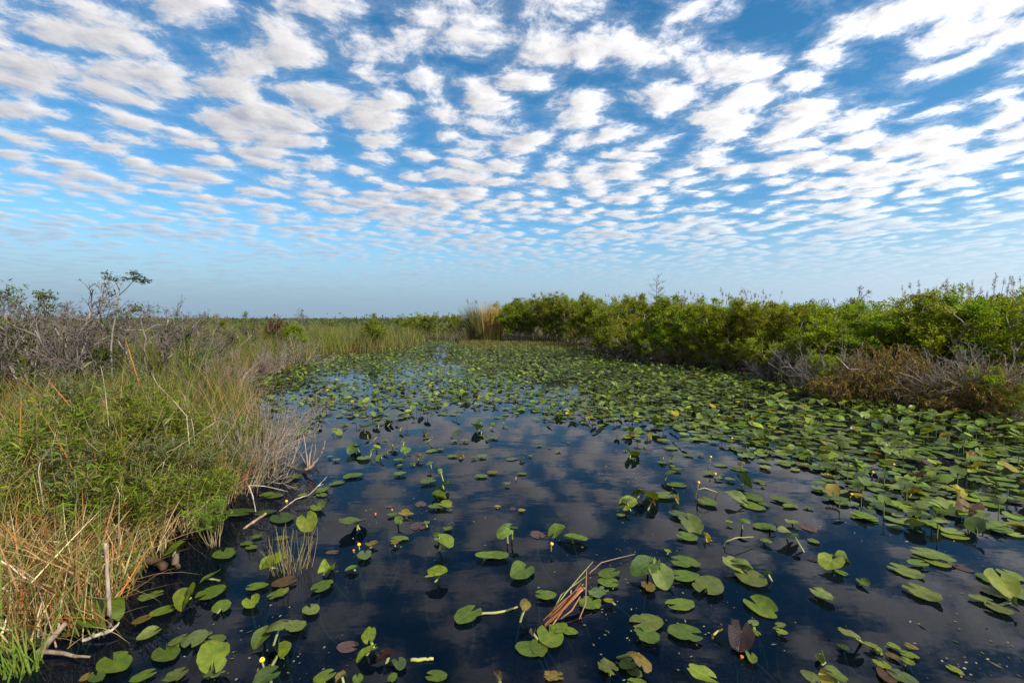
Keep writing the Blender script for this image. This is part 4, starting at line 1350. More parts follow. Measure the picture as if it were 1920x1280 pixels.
for k, (pa, pb, pc, lab) in enumerate((((1030, 1158, 0.0), (1052, 1115, 0.03), (1098, 1080, 0.05), 'longer green reed stem beside the reddish bundle'), ((1040, 1140, 0.0), (1060, 1112, 0.05), (1112, 1052, 0.10), 'thin green reed stem above the reddish bundle'),
                                      ((1104, 1075, 0.01), (1128, 1054, 0.05), (1190, 1038, 0.02), 'dry bent stem reaching away from the reddish bundle'), ((1086, 1160, 0.0), (1098, 1130, 0.06), (1100, 1065, 0.22), 'upright brown stem through the reddish bundle'))):
    stick('reed_stem', lab, 'stem', [gr(*pa), gr(*pb), gr(*pc)], [0.005, 0.005, 0.003], M_STALK if k < 2 else M_DRY, 5, tint=(0.19, 0.20, 0.06) if k < 2 else (0.22, 0.13, 0.08))

# ------------------------------------------------------------------ water lily leaves
def pad_outline(rng, n, ragged=0.0, bite=0):
    """heart-shaped outline; stalk joint at the origin, tip at y = 0.62, lobes at y = -0.36"""
    ph = np.linspace(-math.pi + 0.20, math.pi - 0.20, n)
    x = 0.41 * np.sin(ph) * (1 - 0.10 * np.cos(ph))
    y = 0.13 + 0.49 * np.cos(ph)
    x = x + np.where(np.cos(ph) < -0.6, np.sign(x) * 0.05 * (-(np.cos(ph)) - 0.6), 0)
    wob = 1 + 0.02 * np.sin(ph * 3 + rng.uniform(0, 6)) + 0.018 * np.sin(ph * 7 + rng.uniform(0, 6)) + rng.normal(0, 0.006 + ragged, n)
    for k in range(bite):
        c = rng.uniform(-2.3, 2.3)
        wob -= 0.30 * rng.uniform(0.5, 1.0) * np.exp(-((ph - c) / rng.uniform(0.07, 0.16)) ** 2)
    return x * wob, y * wob


def pad_verts(kind, seed, n, rings):
    rng = np.random.default_rng(seed)
    x, y = pad_outline(rng, n, 0.03 if kind == 't' else 0.004, 4 if kind == 't' else (1 if seed % 2 == 0 else 0))
    V = [np.array([[0, 0, 0.0]])]
    for r in rings:
        V.append(np.stack([x * r, y * r, 0 * x], 1))
    V = np.concatenate(V)
    X, Y = V[:, 0].copy(), V[:, 1].copy()
    R2 = X * X + Y * Y
    ph1, ph2 = rng.uniform(0, 6.28, 2)
    und = R2 * np.sin(3 * np.arctan2(X, Y) + ph1)
    und2 = R2 * np.sin(7 * np.arctan2(X, Y) + ph2)
    if kind == 'f':
        V[:, 2] = 0.04 * und + 0.015 * und2 + 0.02 * R2
    elif kind == 'c':                                      # edges curled up, one side more
        V[:, 2] = 0.55 * np.clip(np.abs(X) - 0.14, 0, 1) ** 1.3 * (1 + 0.8 * np.sign(X) * (1 if seed % 2 else -1)) + 0.08 * und
        V[:, 0] = X * (1 - 0.25 * np.clip(np.abs(X) - 0.1, 0, 1))
    elif kind == 'v':                                      # folded along the midrib
        V[:, 2] = 0.95 * np.abs(X) + 0.06 * und
        V[:, 0] = X * 0.62
    elif kind == 'D':                                      # drooping like an umbrella
        V[:, 2] = -0.75 * R2 + 0.12 * und + 0.05 * und2
    elif kind == 'U':                                      # raised leaf, gently cupped and wavy
        V[:, 2] = 0.42 * X * X - 0.18 * Y * Y + 0.16 * und + 0.05 * und2
    elif kind == 't':
        V[:, 2] = 0.12 * und + 0.08 * und2 + 0.05 * R2
    elif kind == 'k':                                      # crumpled
        V[:, 2] = 0.9 * np.abs(X) ** 1.2 + 0.5 * und - 0.5 * Y * Y + 0.2 * und2
        V[:, 0] = X * 0.7
    T, Q = [], []
    for i in range(n - 1):
        T.append([0, i + 1, i + 2])
        for r in range(len(rings) - 1):
            a = 1 + r * n + i
            Q.append([a, a + n, a + n + 1, a + 1])
    return V, np.array(T)[:, ::-1], np.array(Q)[:, ::-1] if Q else None


PAD_MESH = {}
for kd in 'fcvDUtk':
    PAD_MESH[kd] = []
    for s in range(5 if kd in 'fU' else 3):
        V, T, Q = pad_verts(kd, 300 + ord(kd) * 7 + s, 30, (0.4, 0.75, 1.0))
        b = Buf()
        b.add(V, T, Q)
        PAD_MESH[kd].append(b.mesh('blade_' + kd, M_PAD, True))

STALK_MESH = []
for s in range(3):
    rng = np.random.default_rng(400 + s)
    b = Buf()
    z = np.linspace(0, -1, 7)
    bend = rng.uniform(-0.25, 0.25, 2)
    tubes(b, [(np.stack([bend[0] * z * z, bend[1] * z * z - 0.1 * np.sin(z * 3), z], 1), np.linspace(0.009, 0.011, 7))], 6, (0.17, 0.19, 0.055))
    STALK_MESH.append(b.mesh('stalk', M_STALK, True))

PCOL = dict(g=(0.108, 0.165, 0.013), b=(0.175, 0.225, 0.012), d=(0.050, 0.092, 0.012), u=(0.105, 0.145, 0.042), l=(0.150, 0.195, 0.038), y=(0.30, 0.24, 0.015), o=(0.17, 0.12, 0.018),
            p=(0.105, 0.055, 0.05), r=(0.026, 0.005, 0.004), m=(0.12, 0.15, 0.025), n=(0.095, 0.05, 0.022))
CWORD = dict(g='green', b='bright yellow-green', d='dark green', u='dull grey-green', l='pale green', y='yellow', o='yellow-brown', p='purple-brown', r='dark red', m='mottled green', n='brown')
KWORD = dict(f='flat', c='curled-edged', v='folded', D='drooping', U='raised', t='torn', k='crumpled')
HGT = dict(f=0.010, c=0.012, v=0.02, D=0.10, U=0.06, t=0.012, k=0.03)
CROP = dict(A=(0, 1024), B=(384, 1024), C=(768, 1024), D=(1152, 1024), E=(1536, 1024), Q=(384, 768), R=(768, 768), S=(1152, 768), T=(1536, 768))
# crop, joint x y, tip x y (in five-fold enlargement of the crop), colour, form
PADS = '''
A 1680 0 1440 60 g U;A 990 650 790 560 g U;A 1470 445 1255 505 m t;A 1370 665 1215 735 o f;A 1590 580 1370 650 g f;A 1450 790 1265 890 l c;A 1800 460 1680 610 b v;A 740 760 560 875 m t;A 1050 1050 1150 1185 g f;A 1545 960 1600 1085 g f;
A 1720 850 1560 935 m f;A 1800 900 1905 765 u f;A 1400 1185 1185 1275 g f;A 1700 1170 1500 1285 m t;A 830 1200 745 1275 o f;A 900 1200 930 1275 d f;A 380 900 130 960 d f;
B 75 1080 90 900 b U;B 175 45 205 118 g f;B 420 0 480 20 g f;B 600 205 785 110 b v;B 440 375 612 358 g f;B 640 460 797 388 g t;B 800 312 600 372 n f;B 425 495 455 578 b c;B 150 585 175 488 g f;
B 1060 390 1208 308 g f;B 985 568 1030 642 l f;B 745 695 520 722 m D;B 575 800 418 912 g U;B 800 735 968 755 l t;B 680 1030 690 890 b v;B 1405 195 1302 232 g c;B 1110 240 1215 158 b k;B 1500 55 1490 132 u f;
B 1540 860 1545 760 b U;B 1565 965 1383 1020 b U;B 1385 940 1222 930 p f;B 1740 1030 1588 1085 r v;B 1812 1070 1850 1162 u c;B 1168 1190 995 1275 g f;B 635 1185 420 1280 d U;B 1300 1210 1205 1265 o k;B 1432 1215 1440 1290 g f;B 1750 1245 1785 1175 g f;
B 1225 52 1125 55 p f;B 0 300 182 248 g U;B 0 455 212 350 g f;B 40 1150 130 1220 u f;B -20 830 85 800 m t;B 60 870 210 870 m f;
C 300 270 120 300 b v;C 1085 205 970 325 g c;C 590 600 420 722 g f;C 1110 505 1055 575 o D;C 1230 445 1395 462 g f;C 770 75 952 82 g f;C 750 80 602 75 g f;C 1375 775 1478 715 g f;C 1462 780 1590 812 g f;C 1180 970 970 912 g f;
C 1210 900 1225 1045 g f;C 1300 785 1375 968 g f;C 1720 500 1615 595 g t;C 1805 410 1675 465 u t;C 1905 235 1760 285 g f;C 1910 335 1742 325 g f;C 205 1205 370 1220 g f;C 1392 1212 1240 1205 o t;C 1895 1150 1765 1060 m t;C 1890 505 1812 500 y f;C 830 1225 790 1200 n k;C 1160 800 1140 850 n k;
D 512 48 470 22 b f;D 600 130 828 172 g f;D 600 272 818 272 g f;D 420 215 490 358 l U;D 335 165 145 215 d U;D 312 350 345 432 o f;D 385 165 420 130 l k;D 560 545 768 520 g f;D 860 395 930 265 m f;D 1160 150 1322 160 g U;D 1180 195 988 130 l U;D 1235 250 1412 395 m f;
D 1455 265 1378 230 g k;D 1310 525 1538 685 g c;D 1190 770 1180 935 r U;D 1290 720 1340 690 l f;D 1340 815 1290 780 b f;D 1540 735 1600 725 b f;D 1545 790 1600 805 b f;D 1215 955 1150 965 d f;D 1278 1015 1305 1100 g c;D 235 715 480 690 m f;D 265 790 430 915 g t;D 740 815 470 768 g f;
D 220 985 330 1140 o D;D 155 1080 45 1135 g f;D 160 1155 265 1225 g f;D 170 1270 320 1290 g f;D 900 1210 640 1210 b U;D 1880 1250 1728 1165 m U;D 1830 112 1905 150 p f;
E -20 415 165 520 l t;E 130 115 55 185 b U;E 170 110 290 100 g k;E 235 255 135 212 g f;E 392 315 470 382 g c;E 730 200 1022 300 l t;E 890 390 1192 535 m t;E 965 150 815 148 g f;E 960 45 1312 150 l f;E 1050 130 1262 207 l f;E 1305 185 1462 252 p f;E 1610 320 1475 238 g f;E 1690 280 1785 412 b U;E 1745 235 1920 330 l f;E 1575 500 1378 450 l f;E 1620 550 1852 645 l f;E 1600 395 1782 500 l f;E 1850 405 1925 510 l f;E 1810 500 1855 550 d k;
E 350 840 142 822 m U;E 515 930 425 900 b f;E 515 935 580 985 b f;E 670 915 770 965 b f;E 830 920 942 968 o f;E 665 1010 770 1075 o f;E 800 1000 955 1040 b f;E 800 1055 912 1115 b t;E 1235 1130 1372 1210 b f;E 595 1115 492 1050 b f;E 600 1090 665 1155 b f;E 720 1190 960 1290 u f;E 620 1165 690 1300 n f;E 205 920 270 965 d f;E 110 1180 300 1220 g U;E 60 1085 20 990 b v;E 100 1190 20 1270 y U;
S 255 775 170 740 g U;S 290 790 435 710 b U;S 510 790 375 815 m f;S 565 820 600 850 y k;S 345 860 380 890 n k;S 840 840 958 902 g f;S 625 700 475 700 g f;S 485 592 602 622 g U;S 555 545 638 560 g f;S 530 522 578 528 b f;S 425 488 502 498 g f;S 685 1025 805 1130 l U;S 560 958 700 1005 u f;S 635 1170 802 1215 g f;S 850 1180 900 1220 y k;
S 1185 830 1025 780 l U;S 1235 795 1395 865 g f;S 1250 880 1425 948 g f;S 1380 870 1452 900 u f;S 1510 818 1655 862 g f;S 1665 890 1580 905 g f;S 1650 895 1730 915 b f;S 1790 905 1880 925 m f;S 1175 1015 1280 1040 g D;S 1445 1092 1285 1090 g f;S 1450 1090 1530 1110 d U;S 1665 1150 1520 1170 l U;S 1680 1180 1762 1180 g U;S 1695 1050 1578 1035 l t;S 1785 1080 1882 1155 p f;S 1400 1215 1485 1250 g f;S 1845 1215 1925 1255 g f;S 1060 1040 1118 1055 b f;
S 125 855 0 850 g U;S 100 890 205 850 b U;S 40 980 110 990 b f;S 1205 675 1300 745 d v;S 1330 660 1432 685 g f;S 150 395 225 345 g U;S 160 455 212 455 g f;S 500 358 610 358 l f;S 540 425 625 445 g U;S 460 435 430 420 g U;S 665 420 752 430 g f;S 790 408 850 415 g f;S 950 635 1025 640 l f;S 930 590 815 590 u f;S 990 605 1030 605 b f;S 960 515 1075 525 l f;S 1195 500 1155 480 o D;S 1130 545 1265 575 g f;S 1060 640 1140 660 l f;S 270 340 320 345 g f;S 300 370 370 380 p f;S 110 380 75 380 m f;S 430 280 535 290 b f;S 640 265 705 280 g D;S 300 240 350 262 y k;S 1380 690 1410 705 y f;
R 1350 1150 1455 1105 g U;R 1500 1195 1688 1220 g c;R 1212 1185 1160 1128 p f;R 930 1100 812 1145 g D;R 960 1095 1028 1100 g D;R 380 1105 302 1118 g t;R 290 1205 425 1240 g U;R 280 1180 220 1175 b v;R 82 1105 80 1042 p f;R 150 1060 182 1045 b f;R 105 895 102 848 p f;R 285 895 162 905 g f;R 310 880 408 908 b c;R 245 812 355 822 g v;R 320 700 235 752 g U;R 285 575 330 560 g D;R 205 655 92 680 g f;R 640 615 740 622 g f;R 1030 595 1105 598 g f;R 900 690 955 680 m t;R 810 900 860 905 y f;R 1035 935 1090 945 y f;R 968 935 968 908 p f;R -5 970 30 975 y f;R 750 585 835 580 o f;R 980 455 902 470 l f;R 1040 440 1090 445 g U;R 620 440 570 445 g f;R 660 432 735 425 g f;R 430 430 342 432 g f;R 470 440 520 440 o k;R 200 485 148 495 g D;R 45 500 0 505 g f;R 230 375 148 400 g f;R 270 368 330 362 m f;R 80 440 130 450 y k;R 1410 385 1358 385 g f;R 1300 355 1332 355 g f;R 1230 332 1190 340 g f;R 1480 308 1512 308 l f;R 1125 430 1150 425 g f;R 160 230 130 215 o k;R 440 220 480 200 d U;R 430 285 380 295 l f;R 500 280 562 285 l f;R 215 260 180 260 b U;R 180 262 115 265 g f;R 690 238 640 240 g f;R 740 262 715 250 y k;R 770 255 828 270 m f;R 640 150 600 190 d U;R 660 100 620 110 d U;R 670 180 710 180 d U;R 790 130 745 135 g U;R 880 95 920 85 d U;
Q 1370 612 1498 600 g f;Q 1370 605 1305 645 g f;Q 1270 675 1158 705 g f;Q 870 622 758 622 g f;Q 940 790 860 810 g f;Q 1060 760 1160 720 g f;Q 1080 790 1135 810 m f;Q 1050 895 1085 948 b c;Q 950 1015 975 1088 b U;Q 700 990 800 1080 d f;Q 520 965 685 950 d f;Q 380 960 180 950 d f;Q 1425 1030 1238 1105 g U;Q 1440 1050 1455 988 g U;Q 1780 975 1700 985 g f;Q 1850 960 1920 985 y c;Q 1755 905 1682 910 p f;Q 1820 1045 1815 1010 g U;Q 1780 1210 1920 1200 g f;Q 1770 1250 1820 1220 o f;Q 1590 1240 1490 1275 o t;Q 1800 595 1900 585 g f;Q 1840 462 1758 470 g f;Q 1660 425 1590 445 g U;Q 1720 390 1665 385 g U;Q 1600 345 1662 335 b U;Q 1750 320 1820 300 g U;Q 1870 385 1920 360 g U;Q 1390 340 1370 375 d U;Q 1420 340 1440 370 d U;Q 1490 440 1490 475 g f;Q 1560 385 1600 375 b U;Q 1215 465 1280 462 l f;Q 1160 435 1212 432 l f;Q 1660 548 1710 540 p f;Q 1820 520 1855 505 b f;Q 560 800 640 760 g f;Q 460 1190 550 1170 g f;Q 690 1200 800 1190 m f;Q 370 1245 440 1260 g f;Q 620 800 740 810 m f;Q 980 120 1020 130 b U;Q 1060 110 1095 100 d U;Q 900 170 880 200 d U;Q 1200 185 1240 180 b U;Q 1240 200 1280 210 b U;Q 1300 140 1350 135 d U;Q 970 195 1000 200 g U;Q 840 160 800 165 g f;Q 1640 125 1610 130 g U;Q 1740 130 1700 115 d U;Q 1500 150 1520 175 b U;Q 1840 155 1860 165 g U;Q 1530 225 1490 235 g U;Q 1625 240 1600 250 d U;Q 1590 285 1560 290 g f;Q 1700 275 1665 280 g f;Q 1870 300 1850 300 y k
'''
pads = []
for ent in PADS.replace('\n', '').split(';'):
    f = ent.split()
    if len(f) != 7:
        continue
    ox, oy = CROP[f[0]]
    ax, ay, tx, ty = [float(v) / 5 for v in f[1:5]]
    pads.append((ox + ax, oy + ay, ox + tx, oy + ty, f[5], f[6]))

# landmarks that one can find in the photograph: pixel and wording
LAND = [((205, 1110), 'the white weathered stake'), ((545, 1040), 'the thin sedge tuft in the water'), ((1060, 1130), 'the reddish reed bundle'), ((1388, 1185), 'the dark red upturned leaf'), ((590, 860), 'the forked dead branch'),
        ((1309, 915), 'the yellow bud with a bent stalk'), ((1708, 934), 'the orange-brown curled leaf'), ((1812, 966), 'the big brown withered leaf'), ((1773, 826), 'the yellow cone-shaped leaf'), ((905, 610), 'the golden reed clump'),
        ((1480, 715), 'the drooping grey branches'), ((1700, 710), 'the brown fern mound'), ((1195, 665), 'the driftwood arch'), ((560, 690), 'the white branches at the left point'), ((675, 1110), 'the open black water'),
        ((1920, 1280), 'the lower right corner'), ((1005, 995), 'the purple heart-shaped pad'), ((400, 1240), 'the bright upright leaf near the lower edge'), ((1760, 1180), 'the cloud reflection at lower right')]
LAND = LAND[:14] + LAND[15:18]
made = []          # every single pad: (px, py, colour, form, object)


def add_pad(loc, yaw, length, width, col, form, tilt, roll, rng, px, py):
    o = thing('lily_pad', None, 'lily pad', loc)
    bl = link('blade', random.choice(PAD_MESH[form]), o)
    s = length
    bl.rotation_euler = Euler((tilt, roll, yaw), 'XYZ')
    bl.scale = (s * width, s, s)
    c = PCOL[col]
    k = rng.uniform(0.5, 0.85)
    bl.color = (c[0] * k * rng.uniform(0.92, 1.08), c[1] * k, c[2] * k * rng.uniform(0.85, 1.15), 1)
    st = link('stalk', random.choice(STALK_MESH), o)
    L = 0.45 + loc[2]
    st.scale = (1, 1, L)
    st.rotation_euler = (rng.normal(0, 0.25), rng.normal(0, 0.25), rng.uniform(0, 6.28))
    st.location = (0, 0, -0.004)
    made.append((px, py, col, form, length, o))
    return o


def tilt_for(form, rng):
    """lean of a leaf about its own cross axis; raised leaves stand with the tip up or down"""
    if form == 'U':
        return rng.choice([1, -1], p=[0.55, 0.45]) * rng.uniform(0.2, 0.6), rng.normal(0, 0.22)
    if form in 'Dk':
        return rng.normal(0, 0.25), rng.normal(0, 0.3)
    if form == 'v':
        return rng.normal(0, 0.12), rng.uniform(0.3, 0.8) * rng.choice([1, -1])
    return rng.normal(0, 0.012), rng.normal(0, 0.012)


rng = np.random.default_rng(500)
for i, (ax, ay, tx, ty, col, form) in enumerate(pads):
    z = HGT[form] + (rng.uniform(0, 0.028) if form in 'fct' else rng.uniform(-0.01, 0.05))
    if col == 'p' and form == 'f':
        z = 0.004
    a, t_ = ground(ax, ay, z), ground(tx, ty, z)
    d = t_ - a
    length = min(max(d.length / 0.62 * 0.78, 0.08), 0.34)
    a = a + d * 0.12
    yaw = math.atan2(-d.x, d.y)
    tl, ro = tilt_for(form, rng)
    if form == 'U' and a.y < 4.2:
        tl = -abs(tl) * 0.7 if d.y < 0 else abs(tl) * 0.7      # near raised leaves face the boardwalk
    add_pad((a.x, a.y, z), yaw, length, rng.uniform(0.78, 0.98), col, form, tl, ro, rng, ax, ay)
n_hand = len(made)

# the crowded field: leaves wherever the photograph has them
YO = ([430, 480, 540, 600, 900, 1080, 1180, 1300, 1400, 1500, 1560, 1700, 1900, 2100], [740, 765, 785, 800, 796, 792, 828, 846, 872, 900, 955, 1020, 1075, 1120])


def cover(px, py):
    """share of the water that the leaves hide, as seen in the photograph"""
    edge = np.interp(px, *YO)
    c = np.where(py < 700, 0.84, np.interp(px, [480, 700, 1000, 1180, 1350, 1500, 1920], [0.52, 0.60, 0.64, 0.72, 0.76, 0.78, 0.78]))
    c = c * np.clip((edge - py) / np.where(px > 1150, 45.0, 28.0), 0, 1)

    def hole(cx, cy, rx, ry, k):
        return 1 - k * np.exp(-((px - cx) / rx) ** 2 - ((py - cy) / ry) ** 2)
    for hc in ((825, 668, 22, 22, 0.85), (800, 700, 60, 7, 0.7), (1035, 722, 45, 8, 0.8), (640, 705, 70, 10, 0.5), (600, 770, 110, 20, 0.5), (760, 765, 60, 12, 0.5), (900, 770, 50, 10, 0.5), (1000, 700, 30, 5, 0.4), (690, 740, 70, 9, 0.5),
               (1655, 855, 30, 10, 0.5), (1900, 880, 40, 16, 0.6), (1600, 905, 60, 14, 0.45), (1480, 905, 40, 10, 0.5), (1780, 890, 40, 10, 0.4), (540, 745, 50, 15, 0.4)):
        c = c * hole(*hc)
    return c


rng = np.random.default_rng(501)
N = 150000
ys = rng.uniform(4.6, 46, N)
xs = rng.uniform(-14, 15, N)
fpx = np.array([to_px(x, y, 0.0) for x, y in zip(xs, ys)])
k = (fpx[:, 0] > -60) & (fpx[:, 0] < 2020) & (fpx[:, 1] < 1130)
xs, ys, fpx = xs[k], ys[k], fpx[k]
k = sdf(xs, ys) < -0.05
xs, ys, fpx = xs[k], ys[k], fpx[k]
cv = cover(fpx[:, 0], fpx[:, 1])
# patchiness of the field itself
pat = np.sin(xs * 2.3 + 1.3 * np.sin(ys * 1.1)) * np.sin(ys * 1.9 + xs * 0.8) + 0.6 * np.sin(xs * 5.1 - ys * 3.3)
pat = pat + 0.7 * np.sin(xs * 0.8 + 0.9 * np.sin(ys * 0.35)) * np.sin(ys * 0.62 + 0.5)
cv = np.clip(cv + 0.38 * pat * (cv > 0.02) * (1 - cv * 0.6), 0, 1.0) * (cv > 0.01)
k = rng.uniform(0, 1, len(xs)) < cv * 0.46
xs, ys, fpx, cv = xs[k], ys[k], fpx[k], cv[k]
nf = len(xs)
Ls = rng.uniform(0.12, 0.25, nf) * np.interp(ys, [8, 16, 40], [1.0, 0.85, 0.72]) * np.where(fpx[:, 0] > 1380, 1.05, 1.0)
stand_p = np.interp(fpx[:, 1], [640, 690, 740, 800, 900], [0.10, 0.2, 0.38, 0.36, 0.3])
shore_d = -sdf(xs, ys)
stand_p = np.where((fpx[:, 0] > 1330) & (shore_d < 3.0), 0.92, stand_p)
tapestry = (np.sin(xs * 0.9 + 2) * np.sin(ys * 0.55 + 1) > 0.25)
stand_p = np.where(tapestry & (fpx[:, 0] > 1000), stand_p * 0.35, stand_p)
form = np.where(rng.uniform(0, 1, nf) < stand_p, 'U', 'f')
r_ = rng.uniform(0, 1, nf)
form = np.where((form == 'U') & (r_ < 0.14), 'D', form)
form = np.where((form == 'f') & (r_ < 0.12), 'c', form)
form = np.where((r_ > 0.975), 't', form)
colc = rng.choice(list('glubdmyop'), size=nf, p=[0.40, 0.11, 0.06, 0.17, 0.13, 0.08, 0.025, 0.018, 0.007])
colc = np.where((form == 'f') & (rng.uniform(0, 1, nf) < 0.3), 'u', colc)
dist = np.hypot(xs, ys)
app = Ls / dist * np.where(form == 'f', 0.8, 1.0)
order = np.argsort(-app)
single = order[:max(0, 300 - n_hand)]
rest = order[max(0, 300 - n_hand):]
for i in single:
    f_ = str(form[i])
    z = HGT[f_] + (rng.uniform(0, 0.03) if f_ in 'fct' else rng.uniform(-0.02, 0.12))
    tl, ro = tilt_for(f_, rng)
    add_pad((xs[i], ys[i], z), rng.uniform(0, 6.28), Ls[i], rng.uniform(0.8, 1.0), str(colc[i]), f_, tl, ro, rng, fpx[i, 0], fpx[i, 1])
# all the others, joined
LOW = {}
for kd in 'fcUDt':
    LOW[kd] = [pad_verts(kd, 700 + ord(kd) + s, 13, (0.6, 1.0)) for s in range(3)]
b = Buf()
polys, pc = [], []
for i in rest:
    f_ = str(form[i])
    V, T, Q = LOW[f_][rng.integers(0, 3)]
    tl, ro = tilt_for(f_, rng)
    R = np.array(Euler((tl, ro, rng.uniform(0, 6.28)), 'XYZ').to_matrix())
    z = HGT[f_] + (rng.uniform(0, 0.03) if f_ in 'fct' else rng.uniform(-0.02, 0.14))
    P_ = (V * [Ls[i] * 0.88, Ls[i], Ls[i]]) @ R.T + [xs[i], ys[i], z]
    c = np.array(PCOL[str(colc[i])]) * rng.uniform(0.36, 1.1)
    b.add(P_, T, Q, c)
    if f_ in 'UD' and dist[i] < 22:
        polys.append((np.array([[xs[i], ys[i], -0.1], [xs[i] + rng.normal(0, 0.01), ys[i], z * 0.5], [xs[i], ys[i], z]]), np.array([0.006, 0.006, 0.006])))
if polys:
    tubes(b, polys, 3, (0.12, 0.14, 0.04))
o = link('lily_pad_field', b.mesh('lily_pad_field', M_PADS, True))
tag(o, 'crowded field of green lily leaves over the far half of the pond', None, None, 'stuff')
print('pads by hand', n_hand, 'single', len(made), 'joined', len(rest))

# labels: colour and form, then the nearest thing to find it by
groups = {}
for rec in made:
    px, py, col, f_, length, o = rec
    j = min(range(len(LAND)), key=lambda q: (LAND[q][0][0] - px) ** 2 + ((LAND[q][0][1] - py) * 1.5) ** 2)
    dd = math.hypot(LAND[j][0][0] - px, (LAND[j][0][1] - py))
    groups.setdefault((j, col, f_), []).append((dd, rec))
NUM = ['nearest', 'second nearest', 'third nearest', 'fourth nearest', 'fifth nearest', 'sixth nearest', 'seventh nearest', 'eighth nearest', 'ninth nearest', 'tenth nearest', 'eleventh nearest', 'twelfth nearest', 'thirteenth nearest', 'fourteenth nearest', 'fifteenth nearest', 'sixteenth nearest', 'seventeenth nearest', 'eighteenth nearest', 'nineteenth nearest', 'twentieth nearest']
for (j, col, f_), lst in groups.items():
    lst.sort(key=lambda e: e[0])
    for q, (dd, rec) in enumerate(lst):
        o = rec[5]
        desc = '%s %s lily pad' % (KWORD[f_], CWORD[col])
        if len(lst) == 1:
            lab = 'only %s near %s' % (desc, LAND[j][1])
        elif q < len(NUM):
            lab = '%s %s to %s' % (NUM[q], desc, LAND[j][1])
        else:
            lab = 'outlying %s in the crowd around %s' % (desc, LAND[j][1])
        tag(o, lab, 'lily pad', 'lily pads on the pond')

# ------------------------------------------------------------------ yellow buds and odd leaves
M_YEL = flat_mat('bud_yellow', (0.75, 0.42, 0.02), 0.4)
M_RED = flat_mat('bud_orange', (0.55, 0.12, 0.02), 0.4)


def bud_mesh(mat, seed):
    rng = np.random.default_rng(seed)
    b = Buf()
    n, prof = 12, [(0.0, -1.0), (0.55, -0.8), (0.95, -0.2), (1.0, 0.3), (0.8, 0.75), (0.45, 0.9), (0.3, 0.7)]
    V = []
    for r, z in prof:
        for k in range(n):
            a = k * 2 * math.pi / n
            rr = r * (1 + 0.10 * math.cos(3 * a) * (z > -0.5))
            V.append((rr * math.cos(a), rr * math.sin(a), z + 1.0))
    Q = [[i * n + k, i * n + (k + 1) % n, (i + 1) * n + (k + 1) % n, (i + 1) * n + k] for i in range(len(prof) - 1) for k in range(n)]
    b.add(V, None, Q)
    return b.mesh('bloom', mat, True)


BUD_Y, BUD_R = bud_mesh(M_YEL, 1), bud_mesh(M_RED, 2)
BUDS = [(1309, 904, 938, 0, 'tall yellow bud with a bent stalk among the middle pads'), (1332, 856, 879, 0, 'yellow bud on a dark stem right behind the tall one'), (1034, 1019, 1036, 0, 'yellow bud beside the purple heart-shaped pad'), (673, 1020, 1032, 0, 'yellow bud above the dull pad right of the sedge tuft'),
        (537, 939, 944, 0, 'yellow bud floating below the white twig'), (704, 963, 966, 1, 'orange bud low on the open water'), (663, 1031, 1036, 1, 'orange bud next to the yellow one right of the sedge tuft'), (967, 896, 900, 1, 'orange bud in the middle of the open water'),
        (492, 1236, 1262, 0, 'greenish yellow bud on a stalk near the lower edge'), (1198, 805, 815, 0, 'pale yellow bud at the front edge of the lily field'), (1372, 821, 832, 0, 'yellow bud among the leaves right of the open water'), (1636, 885, 892, 0, 'yellow bud near the long dark raised leaf'),
        (1675, 870, 882, 0, 'upper yellow bud beside the long dark raised leaf'), (1596, 926, 934, 0, 'yellow bud among the right-hand pads'), (735, 955, 958, 1, 'orange bud beside the dull purple pad'), (1390, 1231, 1236, 1, 'red and white bud under the dark red leaf'), (1341, 888, 893, 0, 'low yellow bud on the ring-shaped dull pad')]
for px, py, fy, kd, lab in BUDS:
    g = ground(px, fy)
    h = max(at_depth(px, py, g.y).z, 0.02)
    o = thing('lily_bud', lab, 'bud', (g.x, g.y, 0), 0, 1, 'spatterdock buds')
    bl = link('bloom', BUD_R if kd else BUD_Y, o)
    r = 0.011 if kd else 0.016
    bl.scale = (r, r, r * 0.95)
    bl.location = (0, 0, h - r)
    bl.rotation_euler = (0.15, 0.1, 0)
    st = link('stalk', STALK_MESH[0], o)
    st.location = (0, 0, h - r * 0.6)
    st.scale = (0.6, 0.6, h + 0.4)
# the bent stalk of the tall bud
y0 = ground(1309, 938).y
stick('bent_stalk', 'pale arched flower stalk beside the tall yellow bud', 'stalk', [gr(1307, 922, 0.0), at_depth(1309, 918, y0), at_depth(1320, 914, y0), at_depth(1335, 919, y0), gr(1346, 923, 0.0)], [0.004, 0.006, 0.006, 0.005, 0.003], M_STALK, 5, tint=(0.33, 0.27, 0.10))
stick('arched_leaf_stalk', 'thin arched leaf stalk over the dark reflection on the right', 'stalk', [gr(1354, 1030, -0.05), gr(1360, 1016, 0.05), gr(1378, 1008, 0.09), gr(1412, 1006, 0.06)], [0.006, 0.006, 0.006, 0.005], M_STALK, 5, tint=(0.22, 0.22, 0.08))
stick('floating_stalk', 'long floating leaf stalk left of the reddish reed bundle', 'stalk', [gr(898, 1151, 0.006), gr(930, 1148, 0.01), gr(970, 1138, 0.006)], [0.009, 0.009, 0.007], M_STALK, 6, tint=(0.24, 0.25, 0.08))
stick('floating_stalk', 'short cut leaf stalk floating near the lower edge', 'stalk', [gr(770, 1237, 0.006), gr(790, 1236, 0.008), gr(813, 1235, 0.008)], [0.011, 0.011, 0.010], M_STALK, 6, tint=(0.28, 0.29, 0.09))
stick('yellow_stalk', 'short yellow curved stalk left of the dark red leaf', 'stalk', [gr(1332, 1203, -0.03), gr(1339, 1189, 0.03), gr(1354, 1178, 0.06)], [0.009, 0.009, 0.006], M_STALK, 6, tint=(0.42, 0.30, 0.06))
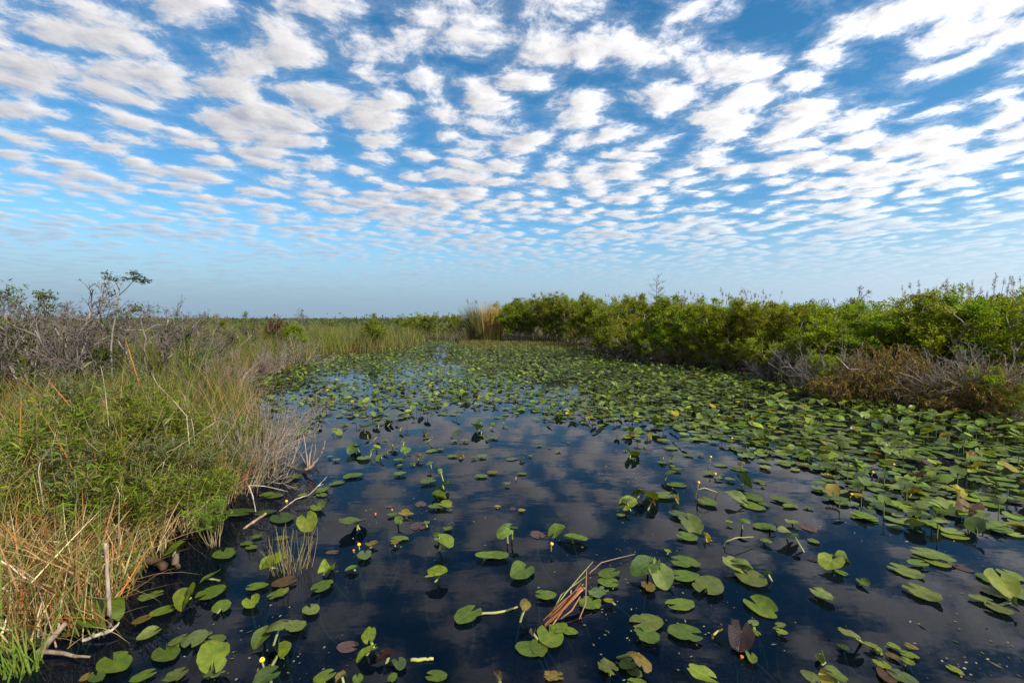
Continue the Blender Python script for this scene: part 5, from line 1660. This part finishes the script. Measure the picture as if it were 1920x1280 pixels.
# big withered leaves in the right field
for px, py, fm, cc, L_, lab in ((1812, 970, 'k', 'n', 0.34, 'big brown withered leaf among the right pads'), (1708, 936, 'k', 'o', 0.24, 'orange-brown curled leaf standing among the right pads'), (1773, 828, 'v', 'y', 0.22, 'yellow cone-shaped leaf in the dense field before the fern mound'),
                                (1817, 866, 'k', 'o', 0.24, 'yellow-brown crumpled leaf between the fern mound and the withered leaf'), (1832, 884, 'k', 'y', 0.2, 'small yellow curled leaf right above the big withered leaf'), (1796, 935, 'k', 'y', 0.2, 'yellow leaf edge just over the big withered leaf')):
    g = ground(px, py)
    o = thing('withered_leaf', lab, 'leaf', (g.x, g.y, 0.07))
    bl = link('blade', PAD_MESH[fm][1], o)
    bl.scale = (L_ * 1.1, L_, L_)
    bl.rotation_euler = (random.uniform(0.3, 0.9), 0.3, random.uniform(0, 6.28))
    c = PCOL[cc]
    bl.color = (c[0], c[1], c[2], 1)
    st = link('stalk', STALK_MESH[1], o)
    st.scale = (1, 1, 0.5)

# bits of leaf, reed and pollen crumbs floating on the water
rng = np.random.default_rng(77)
b = Buf()
n = 4000
yy = 2.6 + 13 * rng.uniform(0, 1, n) ** 1.5
xx = yy * rng.uniform(-0.75, 1.15, n)
k = sdf(xx, yy) < -0.02
xx, yy = xx[k], yy[k]
clus = np.sin(xx * 1.9 + 0.7 * yy) * np.sin(yy * 1.4 - xx * 0.6) + rng.normal(0, 0.35, len(xx))
k = clus > 0.35
xx, yy = xx[k], yy[k]
n = len(xx)
ang = rng.uniform(0, 6.28, n)
d = np.stack([np.cos(ang), np.sin(ang), rng.uniform(-0.02, 0.02, n)], 1)
L_ = rng.uniform(0.006, 0.028, n) * np.where(rng.uniform(0, 1, n) < 0.05, 3.0, 1.0)
leaves(b, np.stack([xx, yy, np.full(n, 0.004)], 1), d, L_, np.minimum(L_ * 0.6, 0.012), pick([(3, (0.16, 0.13, 0.07)), (2, (0.10, 0.12, 0.03)), (0.4, (0.24, 0.21, 0.15)), (1, (0.2, 0.18, 0.04))], n, rng), rng, fold=0.02)
o = link('floating_debris', b.mesh('floating_debris', M_DRY))
tag(o, 'crumbs of dead leaf and pollen floating on the dark water', None, None, 'stuff')
